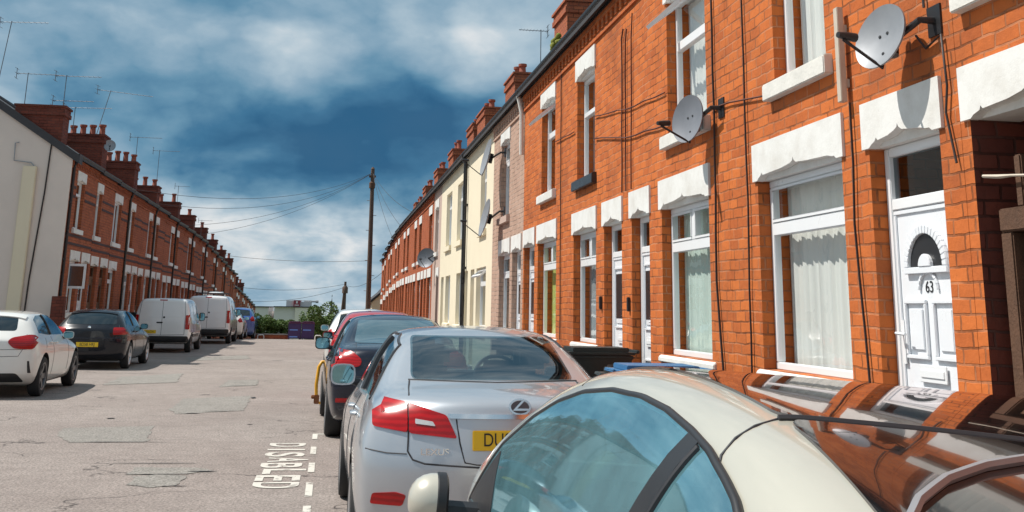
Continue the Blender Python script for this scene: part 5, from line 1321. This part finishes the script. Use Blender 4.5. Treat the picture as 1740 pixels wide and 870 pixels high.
for i, (x, lab) in enumerate(((-1.80,'purple communal bin with two blue stickers, left of the pair'),(-1.09,'purple communal bin with one faint sticker, right of the pair'))):
    B = empty('communal_bin', (x,Y0-.2,gz), lab, 'bin', 'purple communal bins at the street end')
    m = MB(); m.box(x-.34,x+.34,Y0-.5,Y0+.1,gz+.06,.66); m.box(x-.30,x+.30,Y0-.512,Y0-.5005,gz+.14,.60); obj('bin_body', m, M['purple'], B, bevel=.02)
    m = MB(); m.box(x-.355,x+.355,Y0-.53,Y0+.12,.661,.73); m.box(x-.30,x+.30,Y0-.45,Y0+.06,.731,.78); obj('lid', m, M['purple_lid'], B, bevel=.02)
    m = MB(); m.box(x-.26,x+.17,Y0-.518,Y0-.5125,.30,.36)
    if i == 0: m.box(x-.26,x+.17,Y0-.518,Y0-.5125,-.06,.0)
    obj('sticker', m, M['sticker'], B)
    m = MB(); [m.lathe([(0,-.03),(.08,-.03),(.08,.03),(0,.03)], (x+sx,Y0-.4,gz+.08), (1,0,0), 12) for sx in (-.28,.28)]; obj('castor', m, M['rubber'], B)
for x, lab in ((-3.55,'small white metal hoop on the ground before the brick planter'),(-.52,'small white metal hoop on the ground right of the purple bins')):
    m = MB(); m.tube([(x-.16,Y0-.9,gz-.05),(x-.16,Y0-.9,.0),(x-.12,Y0-.9,.06),(x+.12,Y0-.9,.06),(x+.16,Y0-.9,0),(x+.16,Y0-.9,gz-.05)], .028, 8)
    tag(obj('bike_hoop', m, M['white'], smooth=50), lab, 'hoop', 'white hoops at the street end')

# distance
yw = 220; zg = ground(220)
B = empty('warehouse', (-6,yw,zg), 'long pale warehouse with a dark roof edge and a red stair block on top', 'warehouse')
m = MB(); m.box(-10.4,-6.45,yw,yw+30,zg,1.25); obj('wall', m, M['clad'], B)
m = MB(); m.box(-6.4499,-2.1,yw-.6,yw+30,zg,1.22); obj('front_wall', m, M['clad2'], B)
m = MB(); m.box(-10.5,-2.0,yw-.8,yw+30,1.2501,1.42); obj('roof_edge', m, M['slate'], B)
m = MB(); m.box(-8.4,-7.0,yw+5,yw+14,1.43,2.5); m.box(-5.7,-3.6,yw+5,yw+14,1.43,2.35); obj('plant_room', m, M['clad'], B)
m = MB(); m.box(-6.98,-5.72,yw+4.5,yw+14,1.43,2.62); obj('stair_block', m, M['redclad'], B)
m = MB(); m.box(-6.5,-6.2,yw+4.47,yw+4.499,2.0,2.45); m.box(-6.75,-5.95,yw+4.47,yw+4.499,1.6,1.75); obj('sign', m, M['white'], B)
m = MB(); m.tube([(-5,yw+6,2.42),(-2.4,yw+6,2.42)], .16, 8); m.tube([(-2.75,yw+6,2.42),(-2.2,yw+6,2.42)], .27, 8); m.tube([(-8.6,yw+6,2.58),(-3.6,yw+6,2.58)], .06, 6); obj('roof_duct', m, M['grey_metal'], B)
B = empty('grey_building', (-12.4,yw,zg), 'plain grey flat roofed building beside the last left houses', 'building')
m = MB(); m.box(-15.5,-11.45,yw,yw+20,zg,1.15); m.box(-11.4499,-10.9,yw+2,yw+15,zg,.45); obj('wall', m, M['clad'], B)
m = MB(); m.box(-15.6,-11.35,yw-.3,yw+20,1.1501,1.35); obj('roof_edge', m, M['slate'], B)
B = empty('church_spire', (.55,300,ground(300)), 'tiny dark church spire on the horizon left of the distant pole', 'spire')
m = MB(); m.lathe([(.55,ground(300)),(.5,.6),(.4,.8),(.0,3.9)], (.52,300,0), (0,0,1), 8); obj('tower', m, M['slate'], B)
m = MB(); m.tube([(.52,300,3.9),(.52,300,4.5)], .08, 5); obj('finial', m, M['slate'], B)
B = empty('pale_end_house', (3.4,RIGHT_END+4,ground(80)), 'pale rendered gable house just beyond the far right row', 'house')
m = MB(); yb = RIGHT_END+3; m.prism([(2.95,-3),(6.5,-3),(6.5,3.9),(4.2,3.3),(3.6,2.55),(2.95,1.95)], lambda a, b, d: (a, d, b), yb, yb+8); obj('wall', m, M['render_buff'], B)
m = MB(); m.add([(x,y,z+dz) for y in (yb-.15,yb+8) for dz in (.01,.16) for x, z in ((2.75,1.85),(3.6,2.56),(4.3,3.4))], [(0,1,4,3),(1,2,5,4),(6,9,10,7),(7,10,11,8),(0,6,7,1),(1,7,8,2),(3,4,10,9),(4,5,11,10),(0,3,9,6)]); obj('roof', m, M['slate'], B)
# far tree line
m = MB()
def ft(q):
    x = q.uniform(-60, 90); return (x, 330+q.uniform(-15,15), ground(330)+abs(q.gauss(0,1))*2.0*(1+.5*math.sin(x*.3))+q.uniform(0,2.2))
leaves(m, ft, 4500, .55, 5); tag(obj('far_trees', m, [M['leaf'], M['leaf2']], fix=False), 'dark line of distant trees along the horizon', 'trees', kind='stuff')

# ------------------------------------------------------------------ sky, sun, camera
SUN = Vector((-.52, .13, .84)).normalized()
w = bpy.data.worlds.new('World'); sc.world = w; w.use_nodes = True
t = NT(w.node_tree); out = w.node_tree.nodes['World Output']; bg = w.node_tree.nodes['Background']
sky = t.n('TexSky', sky_type='NISHITA'); sky.sun_disc = False; sky.sun_elevation = math.asin(SUN.z); sky.sun_rotation = math.atan2(SUN.x, SUN.y)
t.l(sky.outputs[0], bg.inputs[0]); bg.inputs[1].default_value = .06
D_ = t.n('TexCoord').outputs['Generated']
mp = t.n('Mapping'); mp.inputs['Scale'].default_value = (1,1,1.7); t.l(D_, mp.inputs[0])
wn = t.n('TexNoise'); wn.inputs['Scale'].default_value = 9; wn.inputs['Detail'].default_value = 4; t.l(mp.outputs[0], wn.inputs[0])
wv = t.vm('ADD', mp.outputs[0], t.vm('MULTIPLY', t.vm('SUBTRACT', wn.outputs['Color'], (.5,.5,.5)).outputs[0], (.05,.05,.05)).outputs[0]).outputs[0]
n1 = t.noise(wv, 6.5, 9, .52); n2 = t.noise(wv, 16, 9, .6)
mp3 = t.n('Mapping'); mp3.inputs['Scale'].default_value = (1,1,2.8); t.l(D_, mp3.inputs[0]); n3 = t.noise(mp3.outputs[0], 15, 10, .55, .25)
sepd = t.n('SeparateXYZ'); t.l(D_, sepd.inputs[0])
low = t.ramp(sepd.outputs[2], [(.06,(1,1,1)),(.13,(.12,.12,.12))])
val = t.math('ADD', t.math('MULTIPLY_ADD', n1, .62, .10), t.math('ADD', t.math('MULTIPLY', n2, .26), t.math('MULTIPLY', t.math('MULTIPLY', t.math('SUBTRACT', n3, .5), .9), low)))
# lumpy, billowing edges: rounded cells at three sizes
for sc3, am in ((9, .27), (21, .15)):
    vo = t.n('TexVoronoi', feature='F1'); vo.inputs['Scale'].default_value = sc3
    t.l(t.vm('ADD', mp.outputs[0], t.vm('MULTIPLY', t.vm('SUBTRACT', wn.outputs['Color'], (.5,.5,.5)).outputs[0], (.11,.11,.11)).outputs[0]).outputs[0], vo.inputs['Vector'])
    val = t.math('ADD', val, t.math('MULTIPLY', t.math('SUBTRACT', .42, vo.outputs['Distance']), am))
# large cloud masses: (direction, half width, amount)
BL = [((0,-.75,.6),.8,.14),((0,-1,.12),.45,.04),((.3,.2,.95),.55,.06),((-.9,.2,.35),.5,.22),((.9,.2,.35),.5,.08),((.02,.99,.140),.12,-.27,2.3),((.11,.98,.165),.08,-.20,1.7),((-.06,.985,.155),.08,-.16,2),((-.03,.99,.105),.08,-.16,3.5),((-.23,.95,.19),.05,-.10,1.5),((-.06,.97,.225),.05,.10,2),((-.27,.95,.16),.10,.04,2),((-.13,.985,.075),.05,.18,2),((.0,1,.05),.10,.13,2.4),((-.09,.99,.03),.10,.12,2),((.15,.96,.26),.08,.10,1.5)]
wd = t.vm('ADD', D_, t.vm('MULTIPLY', t.vm('SUBTRACT', wn.outputs['Color'], (.5,.5,.5)).outputs[0], (.10,.10,.06)).outputs[0]).outputs[0]
for d, s, a, *vw in BL:
    v = Vector(d).normalized()
    df = t.vm('MULTIPLY', t.vm('SUBTRACT', wd, tuple(v)).outputs[0], (1,1,vw[0] if vw else 1)); ln = t.vm('LENGTH', df.outputs[0]).outputs['Value']
    g = t.math('POWER', 2.71828, t.math('MULTIPLY', t.math('POWER', t.math('DIVIDE', ln, s), 2), -1))
    val = t.math('ADD', val, t.math('MULTIPLY', g, a))
SKYR = [(.10,(.030,.140,.285)),(.24,(.065,.215,.38)),(.38,(.165,.35,.51)),(.52,(.33,.50,.64)),(.66,(.55,.69,.79)),(.84,(.97,.99,1))]
cc = t.ramp(val, SKYR)
bg2 = t.n('Background'); t.l(cc, bg2.inputs[0]); bg2.inputs[1].default_value = .74
cov = t.ramp(t.noise(wv, 2.3, 5), [(.30,(.86,.86,.86)),(.5,(1,1,1))])
mx = t.n('MixShader'); t.l(cov, mx.inputs[0]); t.l(bg.outputs[0], mx.inputs[1]); t.l(bg2.outputs[0], mx.inputs[2]); t.l(mx.outputs[0], out.inputs[0])
l = bpy.data.lights.new('sun', 'SUN'); l.energy = 5.0; l.angle = R(.53); l.color = (1,.955,.88)
so = bpy.data.objects.new('sun', l); COL.objects.link(so); so.rotation_euler = SUN.to_track_quat('Z', 'Y').to_euler(); so.location = (-20,10,40)
cam = bpy.data.cameras.new('camera'); co = bpy.data.objects.new('camera', cam); COL.objects.link(co); sc.camera = co
cam.sensor_width = 36; cam.lens = 1863.66/1740*36; cam.shift_y = (73-435)/1740; cam.clip_end = 6000; cam.clip_start = .05
Rm = ((.98701023,.05469884,.15105904),(-.15967634,.23024298,.95994356),(.01772752,-.97159467,.23598628))
co.matrix_world = Matrix([(r[0], -r[1], -r[2], p) for r, p in zip(Rm, (0,0,1.62))]+[(0,0,0,1)])
sc.view_settings.view_transform = 'Standard'; sc.view_settings.look = 'None'; sc.view_settings.gamma = 1; sc.view_settings.exposure = .15
sc.cycles.use_denoising = True
try: sc.cycles.denoiser = 'OPENIMAGEDENOISE'
except Exception: pass
sc.cycles.max_bounces = 8; sc.cycles.transparent_max_bounces = 12; sc.cycles.sample_clamp_indirect = 6
sc.cycles.use_fast_gi = False
